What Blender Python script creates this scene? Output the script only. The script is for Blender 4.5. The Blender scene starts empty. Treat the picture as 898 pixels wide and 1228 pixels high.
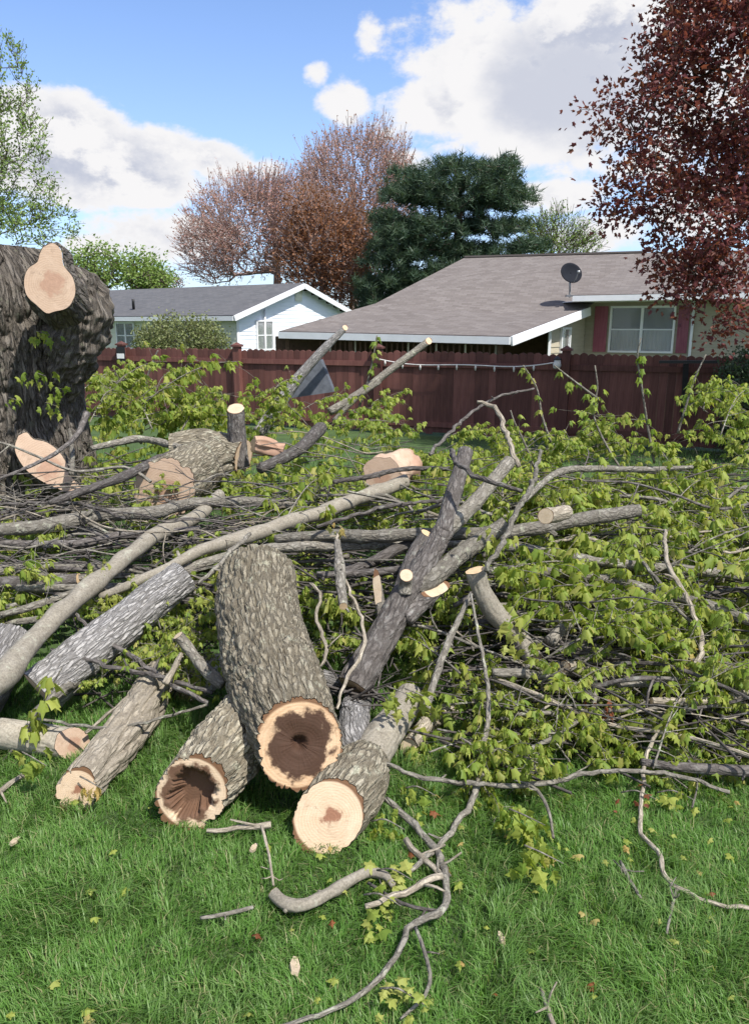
import bpy, math, random
import numpy as np

# ------------------------------------------------------------------ camera, world, sun, exposure
SC = bpy.context.scene
COL = SC.collection
F, CX, CY, CAMZ, HORIZON = 920.0, 449.0, 614.0, 2.2, 388.0
PITCH = math.atan((CY - HORIZON) / F)
CP, SP = math.cos(PITCH), math.sin(PITCH)
cam = bpy.data.cameras.new('camera'); camo = bpy.data.objects.new('camera', cam); COL.objects.link(camo)
camo.location = (0, 0, CAMZ); camo.rotation_euler = (math.pi / 2 - PITCH, 0, 0)
cam.sensor_fit = 'VERTICAL'; cam.sensor_height = 24.0; cam.lens = F / 1228.0 * 24.0
cam.clip_start = 0.05; cam.clip_end = 2000
SC.camera = camo
SUN_EL, SUN_AZ = math.radians(56), math.radians(136)      # azimuth from +Y, clockwise positive
SUN_DIR = np.array([math.sin(SUN_AZ) * math.cos(SUN_EL), math.cos(SUN_AZ) * math.cos(SUN_EL), math.sin(SUN_EL)])
SUN_STRENGTH, SKY_STRENGTH, EXPOSURE = 4.0, 0.15, 0.8
sun = bpy.data.lights.new('sun', 'SUN'); suno = bpy.data.objects.new('sun', sun); COL.objects.link(suno)
sun.energy = SUN_STRENGTH; sun.angle = math.radians(1.2); sun.color = (1.0, 0.95, 0.87)
from mathutils import Vector
suno.rotation_euler = Vector(SUN_DIR).to_track_quat('Z', 'Y').to_euler()
suno.location = (0, 0, 60)
SC.view_settings.view_transform = 'Standard'; SC.view_settings.look = 'None'
SC.view_settings.exposure = EXPOSURE; SC.view_settings.gamma = 1.0; SC.view_settings.use_curve_mapping = False
SC.render.engine = 'CYCLES'
SC.cycles.max_bounces = 5; SC.cycles.transparent_max_bounces = 4

def ray(px, py):
    x = (px - CX) / F; y = -(py - CY) / F
    return np.array([x, CP + y * SP, -SP + y * CP])
def at(px, py, Y):
    d = ray(px, py); return np.array([0, 0, CAMZ]) + d * (Y / d[1])
def atz(px, py, z):
    d = ray(px, py); return np.array([0, 0, CAMZ]) + d * ((z - CAMZ) / d[2])
def pxm(p):                                   # metres for one photo pixel at a point
    return (p[1] * CP - (p[2] - CAMZ) * SP) / F
def Hs(x, Y):                                 # how high the brush is heaped at a place on the lawn
    h = float(np.interp(Y, [3.2, 3.5, 4, 5, 6, 7, 8.6, 10, 12, 13.5], [0, .22, .42, .62, .78, .88, .88, .55, .35, .1]))
    if x < 0.1: h *= float(np.interp(Y, [3.2, 5.2], [0.15, 1])) * (1 - 0) if x < -0.2 else 0.8
    return h
def surf(px, py, dz=0.0):
    d = ray(px, py); o = np.array([0, 0, CAMZ])
    t0, best = 2.0, None
    for i in range(300):
        t = 2.0 + i * 0.05; p = o + d * t
        if p[2] <= Hs(p[0], p[1]) + dz: return p
    return o + d * 14

def azel(px, py):
    d = ray(px, py); return math.atan2(d[0], d[1]), math.atan2(d[2], math.hypot(d[0], d[1]))

# ---- sky: physical sky + clouds written in azimuth / elevation, going on all round
W = bpy.data.worlds.new('World'); SC.world = W; W.use_nodes = True; W.cycles.sampling_method = 'MANUAL'; W.cycles.sample_map_resolution = 512
wt = W.node_tree; wt.nodes.clear()
def N(tree, typ, **kw):
    n = tree.nodes.new(typ)
    for k, v in kw.items():
        if k == 'inp':
            for kk, vv in v.items(): n.inputs[kk].default_value = vv
        else: setattr(n, k, v)
    return n
def M_(tree, op, a, b=None, c=None, clamp=False):
    n = tree.nodes.new('ShaderNodeMath'); n.operation = op; n.use_clamp = clamp
    for i, v in enumerate((a, b, c)):
        if v is None: continue
        if isinstance(v, (int, float)): n.inputs[i].default_value = v
        else: tree.links.new(v, n.inputs[i])
    return n.outputs[0]
def mapr(tree, v, a, b, c=0.0, d=1.0, smooth=True):
    n = tree.nodes.new('ShaderNodeMapRange'); n.interpolation_type = 'SMOOTHSTEP' if smooth else 'LINEAR'
    tree.links.new(v, n.inputs[0])
    for i, x in zip((1, 2, 3, 4), (a, b, c, d)): n.inputs[i].default_value = x
    return n.outputs[0]
def mixc(tree, fac, a, b, mode='MIX'):
    n = tree.nodes.new('ShaderNodeMix'); n.data_type = 'RGBA'; n.blend_type = mode
    for sock, v in ((n.inputs[0], fac), (n.inputs[6], a), (n.inputs[7], b)):
        if isinstance(v, (int, float)): sock.default_value = v
        elif isinstance(v, tuple): sock.default_value = (*v[:3], 1)
        else: tree.links.new(v, sock)
    return n.outputs[2]
sky = N(wt, 'ShaderNodeTexSky', sky_type='NISHITA', sun_disc=False)
sky.sun_elevation = SUN_EL; sky.sun_rotation = SUN_AZ; sky.air_density = 1.0; sky.dust_density = 0.6; sky.ozone_density = 1.6
tc = N(wt, 'ShaderNodeTexCoord'); sep = N(wt, 'ShaderNodeSeparateXYZ'); wt.links.new(tc.outputs['Generated'], sep.inputs[0])
AZ = M_(wt, 'ARCTAN2', sep.outputs[0], sep.outputs[1]); EL = M_(wt, 'ARCSINE', sep.outputs[2])
def wnoise(scale, detail, rough, off=(0, 0, 0), stretch=1.6):
    mp = N(wt, 'ShaderNodeMapping'); mp.inputs['Location'].default_value = off; mp.inputs['Scale'].default_value = (1, 1, stretch)
    wt.links.new(tc.outputs['Generated'], mp.inputs[0])
    n = N(wt, 'ShaderNodeTexNoise'); n.inputs['Scale'].default_value = scale; n.inputs['Detail'].default_value = detail; n.inputs['Roughness'].default_value = rough
    wt.links.new(mp.outputs[0], n.inputs['Vector']); return n.outputs['Fac']
n1 = wnoise(8, 10, .60); n2 = wnoise(17, 8, .62, (3, 1, 2)); n3 = wnoise(2.2, 3, .5, (5, 2, 1), 2.4)
CLOUDS = [  # px, py, half-width, half-height, gain
    (115, 198, 140, 50, 1.5), (60, 158, 90, 46, 1.3), (265, 196, 44, 26, 1.2), (265, 198, 40, 24, .85), (328, 203, 28, 15, .9),
    (180, 288, 85, 36, 1.3), (380, 87, 20, 18, 1.0), (415, 118, 36, 26, 1.2), (445, 42, 24, 24, 1.0),
    (560, 70, 130, 85, 1.15), (700, 90, 150, 110, 1.25), (620, 165, 90, 26, .6), (820, 60, 150, 120, 1.2),
    (540, 182, 26, 13, .7), (670, 233, 60, 22, .9), (735, 278, 62, 26, .95), (500, 195, 40, 14, .6), (850, 250, 90, 40, .9)]
tot = None
for (x, y, w_, h_, g) in CLOUDS:
    a0, e0 = azel(x, y); aw = w_ / F * 1.0; eh = h_ / F
    u = M_(wt, 'MULTIPLY', M_(wt, 'SUBTRACT', AZ, a0), 1 / aw); v = M_(wt, 'MULTIPLY', M_(wt, 'SUBTRACT', EL, e0), 1 / eh)
    q = M_(wt, 'SUBTRACT', 1.0, M_(wt, 'ADD', M_(wt, 'MULTIPLY', u, u), M_(wt, 'MULTIPLY', v, v)))
    q = M_(wt, 'MULTIPLY', M_(wt, 'MAXIMUM', q, -1.5), g)
    tot = q if tot is None else M_(wt, 'MAXIMUM', tot, q)
away = mapr(wt, M_(wt, 'ABSOLUTE', AZ), .62, .85)                      # the same broken cumulus all round
gen = M_(wt, 'MULTIPLY', M_(wt, 'SUBTRACT', n3, .47), 9.0)
gen = M_(wt, 'ADD', M_(wt, 'MULTIPLY', M_(wt, 'SUBTRACT', 1.0, away), -6.0), gen)
tot = M_(wt, 'MAXIMUM', tot, gen)
dens = M_(wt, 'ADD', tot, M_(wt, 'MULTIPLY', M_(wt, 'SUBTRACT', n1, .5), 4.6))
dens = M_(wt, 'ADD', dens, M_(wt, 'MULTIPLY', M_(wt, 'SUBTRACT', n2, .5), 1.3))
mask = mapr(wt, dens, 0.0, 0.7)
a1, e1 = azel(690, 105)                                                # thick grey heart of the big cloud
u = M_(wt, 'MULTIPLY', M_(wt, 'SUBTRACT', AZ, a1), F / 105); v = M_(wt, 'MULTIPLY', M_(wt, 'SUBTRACT', EL, e1), F / 60)
core = mapr(wt, M_(wt, 'ADD', M_(wt, 'ADD', M_(wt, 'MULTIPLY', u, u), M_(wt, 'MULTIPLY', v, v)), M_(wt, 'MULTIPLY', M_(wt, 'SUBTRACT', n1, .5), 3.0)), .3, 1.5, 1, 0)
n1b = wnoise(8, 10, .60, (.035, .0, .06)); n2b = wnoise(17, 8, .62, (3.015, 1, 2.03))
rel = M_(wt, 'ADD', M_(wt, 'SUBTRACT', n1, n1b), M_(wt, 'MULTIPLY', M_(wt, 'SUBTRACT', n2, n2b), .6)); shade = mapr(wt, rel, -.13, .06)
thick = mapr(wt, dens, .5, 1.7)
shadow = M_(wt, 'MULTIPLY', M_(wt, 'MULTIPLY', thick, M_(wt, 'SUBTRACT', 1.0, shade)), 1.0)
shadow = M_(wt, 'MAXIMUM', shadow, M_(wt, 'MULTIPLY', core, .8))
ccol = mixc(wt, shadow, (1.0, .99, 1.0), (.58, .62, .745))
ccol = mixc(wt, 1.0, ccol, (3.6, 3.6, 3.6), 'MULTIPLY')
hazec = mixc(wt, mapr(wt, EL, .0, .5, .32, .0), sky.outputs[0], (4.2, 4.6, 5.2))
gn = N(wt, 'ShaderNodeMix', data_type='RGBA', blend_type='MULTIPLY'); gn.inputs[0].default_value = 1
wt.links.new(hazec, gn.inputs[6]); gn.inputs[7].default_value = (.62, .70, .86, 1)
SKYTINT = gn.inputs[7]
fin = mixc(wt, mask, gn.outputs[2], ccol)
bg = N(wt, 'ShaderNodeBackground'); bg.inputs[1].default_value = SKY_STRENGTH
wt.links.new(fin, bg.inputs[0]); wo = N(wt, 'ShaderNodeOutputWorld'); wt.links.new(bg.outputs[0], wo.inputs[0])

# ------------------------------------------------------------------ materials
MATS = {}
def mat(name):
    m = bpy.data.materials.new(name); m.use_nodes = True; t = m.node_tree
    MATS[name] = m; return m, t, t.nodes['Principled BSDF']
def tnoise(t, vec, scale, detail=4, rough=.55, out='Fac', dist=0):
    n = t.nodes.new('ShaderNodeTexNoise'); n.inputs['Scale'].default_value = scale; n.inputs['Detail'].default_value = detail
    n.inputs['Roughness'].default_value = rough; n.inputs['Distortion'].default_value = dist
    if vec is not None: t.links.new(vec, n.inputs['Vector'])
    return n.outputs[out]
def coords(t, kind='Object', scale=(1, 1, 1), rot=(0, 0, 0)):
    c = t.nodes.new('ShaderNodeTexCoord'); m = t.nodes.new('ShaderNodeMapping')
    m.inputs['Scale'].default_value = scale; m.inputs['Rotation'].default_value = rot
    t.links.new(c.outputs[kind], m.inputs[0]); return m.outputs[0]
def ramp(t, fac, stops):
    r = t.nodes.new('ShaderNodeValToRGB'); els = r.color_ramp.elements
    while len(els) < len(stops): els.new(.5)
    for e, (p, c) in zip(els, stops): e.position = p; e.color = (*c, 1)
    t.links.new(fac, r.inputs[0]); return r.outputs[0]
def bump(t, b, h, strength=.5, dist=.01):
    n = t.nodes.new('ShaderNodeBump'); n.inputs['Strength'].default_value = strength; n.inputs['Distance'].default_value = dist
    t.links.new(h, n.inputs['Height']); t.links.new(n.outputs[0], b.inputs['Normal'])
def rnd(t):
    return t.nodes.new('ShaderNodeObjectInfo').outputs['Random']
def plain(name, col, rough=.7, spec=.3, var=.15, scale=6, metal=0, obj=True):
    m, t, b = mat(name); b.inputs['Roughness'].default_value = rough; b.inputs['Specular IOR Level'].default_value = spec; b.inputs['Metallic'].default_value = metal
    n = tnoise(t, coords(t), scale, 5, .6)
    c = ramp(t, n, [(.25, tuple(x * (1 - var) for x in col)), (.75, tuple(min(1, x * (1 + var)) for x in col))])
    t.links.new(c, b.inputs['Base Color']); bump(t, b, n, .15, .01); return m
def bark(name, c0, c1, c2, su, sv, strength, dist, lichen=None, crack=0):
    m, t, b = mat(name); b.inputs['Roughness'].default_value = .88; b.inputs['Specular IOR Level'].default_value = .2
    uv = coords(t, 'UV', (su, sv, 1)); oc = coords(t)
    v = tnoise(t, uv, 1, 6, .65, dist=.6); big = tnoise(t, oc, 6, 5, .65); fine = tnoise(t, oc, 90, 5, .7)
    c = ramp(t, v, [(.32, c0), (.5, c1), (.68, c2)])
    c = mixc(t, mapr(t, big, .35, .7, 0, .45), c, c1)
    c = mixc(t, .45, c, mixc(t, mapr(t, fine, .3, .7), tuple(x * .45 for x in c1), tuple(min(1, x * 1.6) for x in c1)))
    if crack:
        wv = t.nodes.new('ShaderNodeVectorMath'); wv.operation = 'MULTIPLY_ADD'; t.links.new(tnoise(t, uv, .9, 4, .6, 'Color'), wv.inputs[0]); wv.inputs[1].default_value = (1.5, 1.5, 0); t.links.new(uv, wv.inputs[2])
        vo = t.nodes.new('ShaderNodeTexVoronoi'); vo.feature = 'DISTANCE_TO_EDGE'; vo.inputs['Scale'].default_value = 1; t.links.new(wv.outputs[0], vo.inputs['Vector'])
        ck = mapr(t, vo.outputs['Distance'], .0, .24); c = mixc(t, M_(t, 'MULTIPLY', M_(t, 'SUBTRACT', 1.0, ck), crack), c, tuple(x * .6 for x in c0)); v = M_(t, 'ADD', M_(t, 'MULTIPLY', v, .6), ck)
    if lichen: c = mixc(t, mapr(t, tnoise(t, oc, 13, 6, .7), .56, .68, 0, .75), c, lichen)
    r = rnd(t); hs = t.nodes.new('ShaderNodeHueSaturation'); t.links.new(c, hs.inputs['Color']); t.links.new(mapr(t, r, 0, 1, .8, 1.2, False), hs.inputs['Value'])
    t.links.new(hs.outputs[0], b.inputs['Base Color'])
    h = M_(t, 'ADD', v, M_(t, 'MULTIPLY', fine, .35)); bump(t, b, h, strength, dist); return m
bark('bark_old', (.11, .088, .06), (.27, .24, .18), (.48, .455, .37), 44, 9, .9, .012, (.42, .42, .32), .6)
bark('bark_stump', (.085, .07, .057), (.205, .18, .152), (.34, .315, .28), 22, 4.2, 1.0, .04, (.22, .225, .16), .6)
bark('bark_log_grey', (.12, .112, .105), (.29, .28, .27), (.46, .455, .445), 60, 12, 1.0, .008, None, .6)
bark('bark_smooth', (.075, .065, .053), (.195, .18, .152), (.36, .345, .31), 34, 16, .8, .006, (.36, .37, .29), .4)
bark('bark_dark', (.045, .038, .034), (.12, .108, .10), (.25, .24, .23), 34, 12, .8, .006, (.22, .22, .20), .5)
bark('bark_pale', (.15, .125, .095), (.30, .265, .21), (.44, .40, .33), 40, 9, .7, .006, None, .45)
bark('bark_pole', (.16, .14, .11), (.26, .235, .19), (.36, .335, .285), 22, 14, .4, .003, (.40, .40, .32))
bark('bark_twiggy', (.17, .12, .11), (.27, .20, .18), (.37, .28, .26), 12, 3, .3, .01)
bark('bark_tree', (.035, .028, .022), (.075, .06, .05), (.13, .11, .09), 12, 3, .6, .02)

def cutwood(name, heart=0.0, heartcol=(.10, .045, .02), off=(0, 0), base=((.46, .325, .21), (.57, .43, .295), (.64, .51, .37)), edge=.25):
    m, t, b = mat(name); b.inputs['Roughness'].default_value = .75; b.inputs['Specular IOR Level'].default_value = .25
    uv = t.nodes.new('ShaderNodeTexCoord').outputs['UV']
    def rad(o, ns, na):
        mp = t.nodes.new('ShaderNodeMapping'); mp.inputs['Location'].default_value = (-o[0], -o[1], 0); t.links.new(uv, mp.inputs[0])
        ln = t.nodes.new('ShaderNodeVectorMath'); ln.operation = 'LENGTH'; t.links.new(mp.outputs[0], ln.inputs[0])
        return M_(t, 'ADD', ln.outputs['Value'], M_(t, 'MULTIPLY', M_(t, 'SUBTRACT', tnoise(t, mp.outputs[0], ns, 5, .6), .5), na))
    r1 = rad(off, 1.6, .22); r2 = rad(off, 2.4, 1.0)
    rings = M_(t, 'MULTIPLY_ADD', M_(t, 'SINE', M_(t, 'MULTIPLY', r1, 80)), .5, .5)
    c = mixc(t, M_(t, 'MULTIPLY', rings, .55), base[1], base[0])
    c = mixc(t, mapr(t, r1, .0, .9, .7, 0), c, base[0])
    c = mixc(t, mapr(t, tnoise(t, uv, 2.2, 3, .5), .4, .7, 0, .5), c, base[2])
    sv = t.nodes.new('ShaderNodeMapping'); sv.inputs['Scale'].default_value = (3, 70, 1); sv.inputs['Rotation'].default_value = (0, 0, .25); t.links.new(uv, sv.inputs[0])
    saw = tnoise(t, sv.outputs[0], 1, 3, .6)
    c = mixc(t, mapr(t, saw, .4, .7, 0, .4), c, tuple(x * 1.12 for x in base[2]))
    c = mixc(t, mapr(t, tnoise(t, uv, 26, 5, .75), .45, .75, 0, .35), c, tuple(x * .6 for x in base[0])); c = mixc(t, mapr(t, tnoise(t, uv, 1.3, 4, .6), .52, .72, 0, .5), c, tuple(x * .72 for x in base[0]))
    sx = t.nodes.new('ShaderNodeSeparateXYZ'); t.links.new(uv, sx.inputs[0]); th = M_(t, 'ARCTAN2', sx.outputs[1], sx.outputs[0])
    ck = M_(t, 'ABSOLUTE', M_(t, 'SINE', M_(t, 'ADD', M_(t, 'MULTIPLY', th, 2.5), M_(t, 'MULTIPLY', tnoise(t, uv, 3, 5, .6), 5.0)))); ck = M_(t, 'MULTIPLY', mapr(t, ck, .0, .05, 1, 0), mapr(t, tnoise(t, uv, 2.7, 2), .52, .6)); c = mixc(t, M_(t, 'MULTIPLY', ck, .8), c, tuple(x * .3 for x in base[0]))
    if edge: c = mixc(t, mapr(t, rad((0, 0), 2, .05), .91, .97, 0, 1), c, (.16, .085, .045))
    if heart:
        c = mixc(t, mapr(t, r2, heart - .09, heart + .07, .95, 0), c, mixc(t, tnoise(t, uv, 7, 5, .6), heartcol, tuple(x * 2.0 for x in heartcol)))
    t.links.new(c, b.inputs['Base Color']); bump(t, b, M_(t, 'ADD', saw, M_(t, 'MULTIPLY', rings, .3)), .35, .004); return m
cutwood('cut_wood'); cutwood('cut_wood_heart', .24, (.16, .075, .045), (.08, .0))
cutwood('cut_wood_dark', .74, (.026, .011, .007), (.05, .0), base=((.42, .255, .14), (.54, .37, .225), (.62, .46, .31))); cutwood('cut_wood_rot', .76, (.065, .032, .018), (-.06, .02))
cutwood('cut_wood_stump', .42, (.24, .15, .105), off=(.05, -.1), base=((.34, .235, .165), (.45, .325, .235), (.53, .405, .305)), edge=0)
cutwood('cut_wood_fresh', .0, base=((.42, .32, .21), (.51, .41, .29), (.58, .49, .37)))
plain('torn_wood', (.55, .40, .24), .8, .2, .3, 30)

def leafmat(name, cols, trans=.45, rough=.5, warm=(.55, .5, .06)):
    m, t, b = mat(name); out = t.nodes['Material Output']
    at_ = t.nodes.new('ShaderNodeAttribute'); at_.attribute_name = 'v'
    fac = at_.outputs['Fac'] if name == 'grass_blade' else M_(t, 'FRACT', M_(t, 'ADD', at_.outputs['Fac'], M_(t, 'MULTIPLY', rnd(t), .35)))
    k = len(cols); c = ramp(t, fac, [(i / (k - 1), cc) for i, cc in enumerate(cols)])
    t.links.new(c, b.inputs['Base Color']); b.inputs['Roughness'].default_value = rough; b.inputs['Specular IOR Level'].default_value = .25
    tr = t.nodes.new('ShaderNodeBsdfTranslucent'); tcol = mixc(t, 1.0, c, (1.25, 1.2, .7), 'MULTIPLY'); t.links.new(tcol, tr.inputs[0])
    mx = t.nodes.new('ShaderNodeMixShader'); mx.inputs[0].default_value = trans
    t.links.new(b.outputs[0], mx.inputs[1]); t.links.new(tr.outputs[0], mx.inputs[2]); t.links.new(mx.outputs[0], out.inputs[0]); return m
leafmat('leaf_spring', [(.16, .25, .04), (.25, .34, .06), (.33, .40, .085), (.40, .44, .10), (.20, .29, .05), (.42, .40, .12)], .52)
leafmat('leaf_bright', [(.27, .34, .07), (.33, .38, .09), (.38, .40, .11), (.30, .33, .09)])
leafmat('leaf_yellow', [(.42, .36, .10), (.46, .33, .12), (.40, .40, .15)])
leafmat('leaf_rust', [(.19, .06, .03), (.27, .10, .04), (.15, .05, .035)])
leafmat('leaf_maroon', [(.13, .038, .045), (.18, .055, .054), (.20, .080, .055), (.19, .058, .06), (.115, .034, .048)], .45)
leafmat('bud_pink', [(.42, .24, .22), (.50, .30, .27), (.38, .22, .20), (.52, .33, .30)], .4)
leafmat('bud_orange', [(.25, .115, .065), (.30, .15, .085), (.21, .10, .06)], .4)
leafmat('needle_green', [(.038, .070, .046), (.052, .092, .056), (.075, .115, .068), (.045, .08, .052)], .3)
leafmat('leaf_pale', [(.16, .25, .07), (.22, .32, .09), (.27, .36, .12)], .4)
leafmat('leaf_shrub', [(.16, .19, .075), (.21, .24, .10), (.13, .16, .06), (.25, .26, .13)], .25)
leafmat('leaf_dark_shrub', [(.035, .06, .03), (.05, .08, .04), (.07, .10, .055)], .2)
leafmat('grass_blade', [(.085, .21, .034), (.115, .26, .048), (.16, .30, .068), (.125, .25, .055), (.22, .34, .115), (.10, .21, .06), (.36, .36, .18)], .48, .4)

m, t, b = mat('lawn'); b.inputs['Roughness'].default_value = .95
oc = coords(t); c = ramp(t, tnoise(t, oc, 3, 8, .7), [(.3, (.035, .065, .016)), (.6, (.06, .11, .026)), (.8, (.08, .12, .04))])
t.links.new(c, b.inputs['Base Color']); bump(t, b, tnoise(t, oc, 60, 4, .7), .8, .03)
def vstreak(name, c0, c1, c2, sc=(30, 30, 2), rough=.75):
    m, t, b = mat(name); b.inputs['Roughness'].default_value = rough; b.inputs['Specular IOR Level'].default_value = .3
    v = tnoise(t, coords(t, 'Object', sc), 1, 6, .65); big = tnoise(t, coords(t), 2.5, 3)
    c = ramp(t, v, [(.3, c0), (.5, c1), (.75, c2)]); c = mixc(t, mapr(t, big, .3, .7, 0, .4), c, c0)
    hs = t.nodes.new('ShaderNodeHueSaturation'); t.links.new(c, hs.inputs['Color']); t.links.new(mapr(t, rnd(t), 0, 1, .7, 1.3, False), hs.inputs['Value'])
    t.links.new(hs.outputs[0], b.inputs['Base Color']); bump(t, b, v, .4, .004)
vstreak('fence_stain', (.088, .034, .030), (.135, .056, .047), (.185, .083, .068))
vstreak('siding_white', (.62, .66, .72), (.70, .74, .79), (.78, .80, .83), (2, 2, 20), .5)
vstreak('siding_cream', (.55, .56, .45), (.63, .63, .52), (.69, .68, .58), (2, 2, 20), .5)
vstreak('siding_beige', (.38, .34, .26), (.45, .405, .31), (.51, .46, .36), (2, 2, 20), .5)
vstreak('shutter_paint', (.22, .06, .09), (.29, .09, .125), (.38, .15, .19), (20, 20, 2), .5)
plain('trim_white', (.72, .73, .75), .5, .4, .06, 4); plain('dish_black', (.012, .014, .02), .85, .15, .2, 4)
plain('metal_grey', (.30, .31, .32), .4, .5, .1, 8, .7); plain('dark_void', (.03, .024, .02), .9, .1, .3, 4)
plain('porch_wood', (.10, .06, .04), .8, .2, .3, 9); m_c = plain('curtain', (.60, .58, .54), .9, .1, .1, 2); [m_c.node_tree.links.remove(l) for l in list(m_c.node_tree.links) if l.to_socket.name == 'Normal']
plain('room_dark', (.10, .10, .11), .9, .1, .2, 3); plain('cable_white', (.62, .60, .58), .6, .3, .1, 10)
plain('plastic_black', (.015, .015, .017), .5, .4, .2, 8); plain('sign_white', (.72, .72, .72), .5, .4, .05, 8)
plain('tarp_grey', (.09, .10, .12), .7, .3, .35, 14); plain('chip_wood', (.42, .34, .24), .85, .2, .3, 40)
def shingle(name, c0, c1, c2):
    m, t, b = mat(name); b.inputs['Roughness'].default_value = .95; b.inputs['Specular IOR Level'].default_value = .15
    uv = coords(t, 'UV')
    br = t.nodes.new('ShaderNodeTexBrick'); t.links.new(uv, br.inputs['Vector']); br.inputs['Scale'].default_value = 1
    br.inputs['Brick Width'].default_value = .30; br.inputs['Row Height'].default_value = .14; br.inputs['Mortar Size'].default_value = .006
    br.inputs['Color1'].default_value = (*c0, 1); br.inputs['Color2'].default_value = (*c2, 1); br.inputs['Mortar'].default_value = (*[x * .55 for x in c0], 1)
    c = mixc(t, mapr(t, tnoise(t, uv, 1.1, 6, .7), .3, .7, .0, .6), br.outputs[0], c1)
    c = mixc(t, .3, c, mixc(t, tnoise(t, uv, 45, 3, .7), c0, tuple(x * 1.4 for x in c2)))
    t.links.new(c, b.inputs['Base Color']); bump(t, b, br.outputs['Fac'], .5, -.01)
shingle('shingle_grey', (.075, .077, .085), (.10, .10, .108), (.13, .13, .135))
shingle('shingle_brown', (.105, .09, .084), (.145, .128, .12), (.20, .18, .17))
m, t, b = mat('window_glass'); b.inputs['Base Color'].default_value = (.9, .93, .95, 1); b.inputs['Roughness'].default_value = .04
b.inputs['Transmission Weight'].default_value = .88; b.inputs['IOR'].default_value = 1.3
gcol = mixc(t, tnoise(t, coords(t), 3), (.85, .9, .92), (.95, .97, .98)); t.links.new(gcol, b.inputs['Base Color'])

# ------------------------------------------------------------------ mesh helpers
class MB:
    def __init__(s): s.v = []; s.f = []; s.uv = []; s.val = []; s.n = 0
    def add(s, v, f, uv=None, val=0.0):
        v = np.asarray(v, float); k = len(v); s.v.append(v)
        s.f.extend([tuple(i + s.n for i in ff) for ff in f]); s.uv.append(np.zeros((k, 2)) if uv is None else np.asarray(uv, float))
        s.val.append(np.full(k, val) if np.isscalar(val) else np.asarray(val, float)); s.n += k
    def mesh(s, name, matn, origin=(0, 0, 0), smooth=True):
        me = bpy.data.meshes.new(name); v = np.concatenate(s.v) - np.asarray(origin)
        me.from_pydata(v.tolist(), [], s.f)
        uv = np.concatenate(s.uv); li = np.empty(len(me.loops), np.int32); me.loops.foreach_get('vertex_index', li)
        l = me.uv_layers.new(name='UVMap'); l.data.foreach_set('uv', uv[li].ravel())
        a = me.attributes.new('v', 'FLOAT', 'POINT'); a.data.foreach_set('value', np.concatenate(s.val).astype(np.float32))
        me.materials.append(MATS[matn])
        if smooth: me.polygons.foreach_set('use_smooth', np.ones(len(me.polygons), bool))
        me.update(); return me
    def obj(s, name, matn, parent=None, origin=(0, 0, 0), smooth=True):
        o = bpy.data.objects.new(name, s.mesh(name, matn, origin, smooth)); COL.objects.link(o)
        if parent is not None: o.parent = parent
        else: o.location = origin
        return o
def fast_mesh(name, V, Fc, matn, val=None, smooth=False):
    me = bpy.data.meshes.new(name); k = Fc.shape[1]
    me.vertices.add(len(V)); me.vertices.foreach_set('co', np.ascontiguousarray(V, np.float32).ravel())
    me.loops.add(Fc.size); me.loops.foreach_set('vertex_index', np.ascontiguousarray(Fc, np.int32).ravel())
    me.polygons.add(len(Fc)); me.polygons.foreach_set('loop_start', np.arange(0, Fc.size, k, dtype=np.int32))
    if smooth: me.polygons.foreach_set('use_smooth', np.ones(len(Fc), bool))
    if val is not None: me.attributes.new('v', 'FLOAT', 'POINT').data.foreach_set('value', val.astype(np.float32))
    me.materials.append(MATS[matn]); me.update(calc_edges=True); return me
def fast_obj(name, V, Fc, matn, parent=None, val=None, origin=(0, 0, 0), smooth=False):
    o = bpy.data.objects.new(name, fast_mesh(name, V - np.asarray(origin), Fc, matn, val, smooth)); COL.objects.link(o)
    if parent is not None: o.parent = parent
    else: o.location = origin
    return o
def tag(o, label=None, cat=None, group=None, kind=None):
    if label: o['label'] = label
    if cat: o['category'] = cat
    if group: o['group'] = group
    if kind: o['kind'] = kind
    return o
def empty(name, loc, label=None, cat=None, group=None):
    o = bpy.data.objects.new(name, None); COL.objects.link(o); o.location = loc; o.empty_display_size = .1
    return tag(o, label, cat, group)
def copy_tree(o, parent=None):
    c = o.copy(); COL.objects.link(c); c.parent = parent
    for ch in o.children: copy_tree(ch, c)
    return c
def nrm(v): return v / (np.linalg.norm(v) + 1e-12)
def vnoise2(u, v, seed, pu=None):                       # value noise, periodic in u when pu is given
    rs = np.random.RandomState(seed); g = rs.rand(256, 256)
    iu = np.floor(u).astype(int); iv = np.floor(v).astype(int); fu = u - iu; fv = v - iv
    fu = fu * fu * (3 - 2 * fu); fv = fv * fv * (3 - 2 * fv)
    w = (lambda i: np.mod(i, pu)) if pu else (lambda i: np.mod(i, 256))
    a = g[w(iu), iv % 256]; b_ = g[w(iu + 1), iv % 256]; c = g[w(iu), (iv + 1) % 256]; d = g[w(iu + 1), (iv + 1) % 256]
    return (a * (1 - fu) + b_ * fu) * (1 - fv) + (c * (1 - fu) + d * fu) * fv
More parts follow.
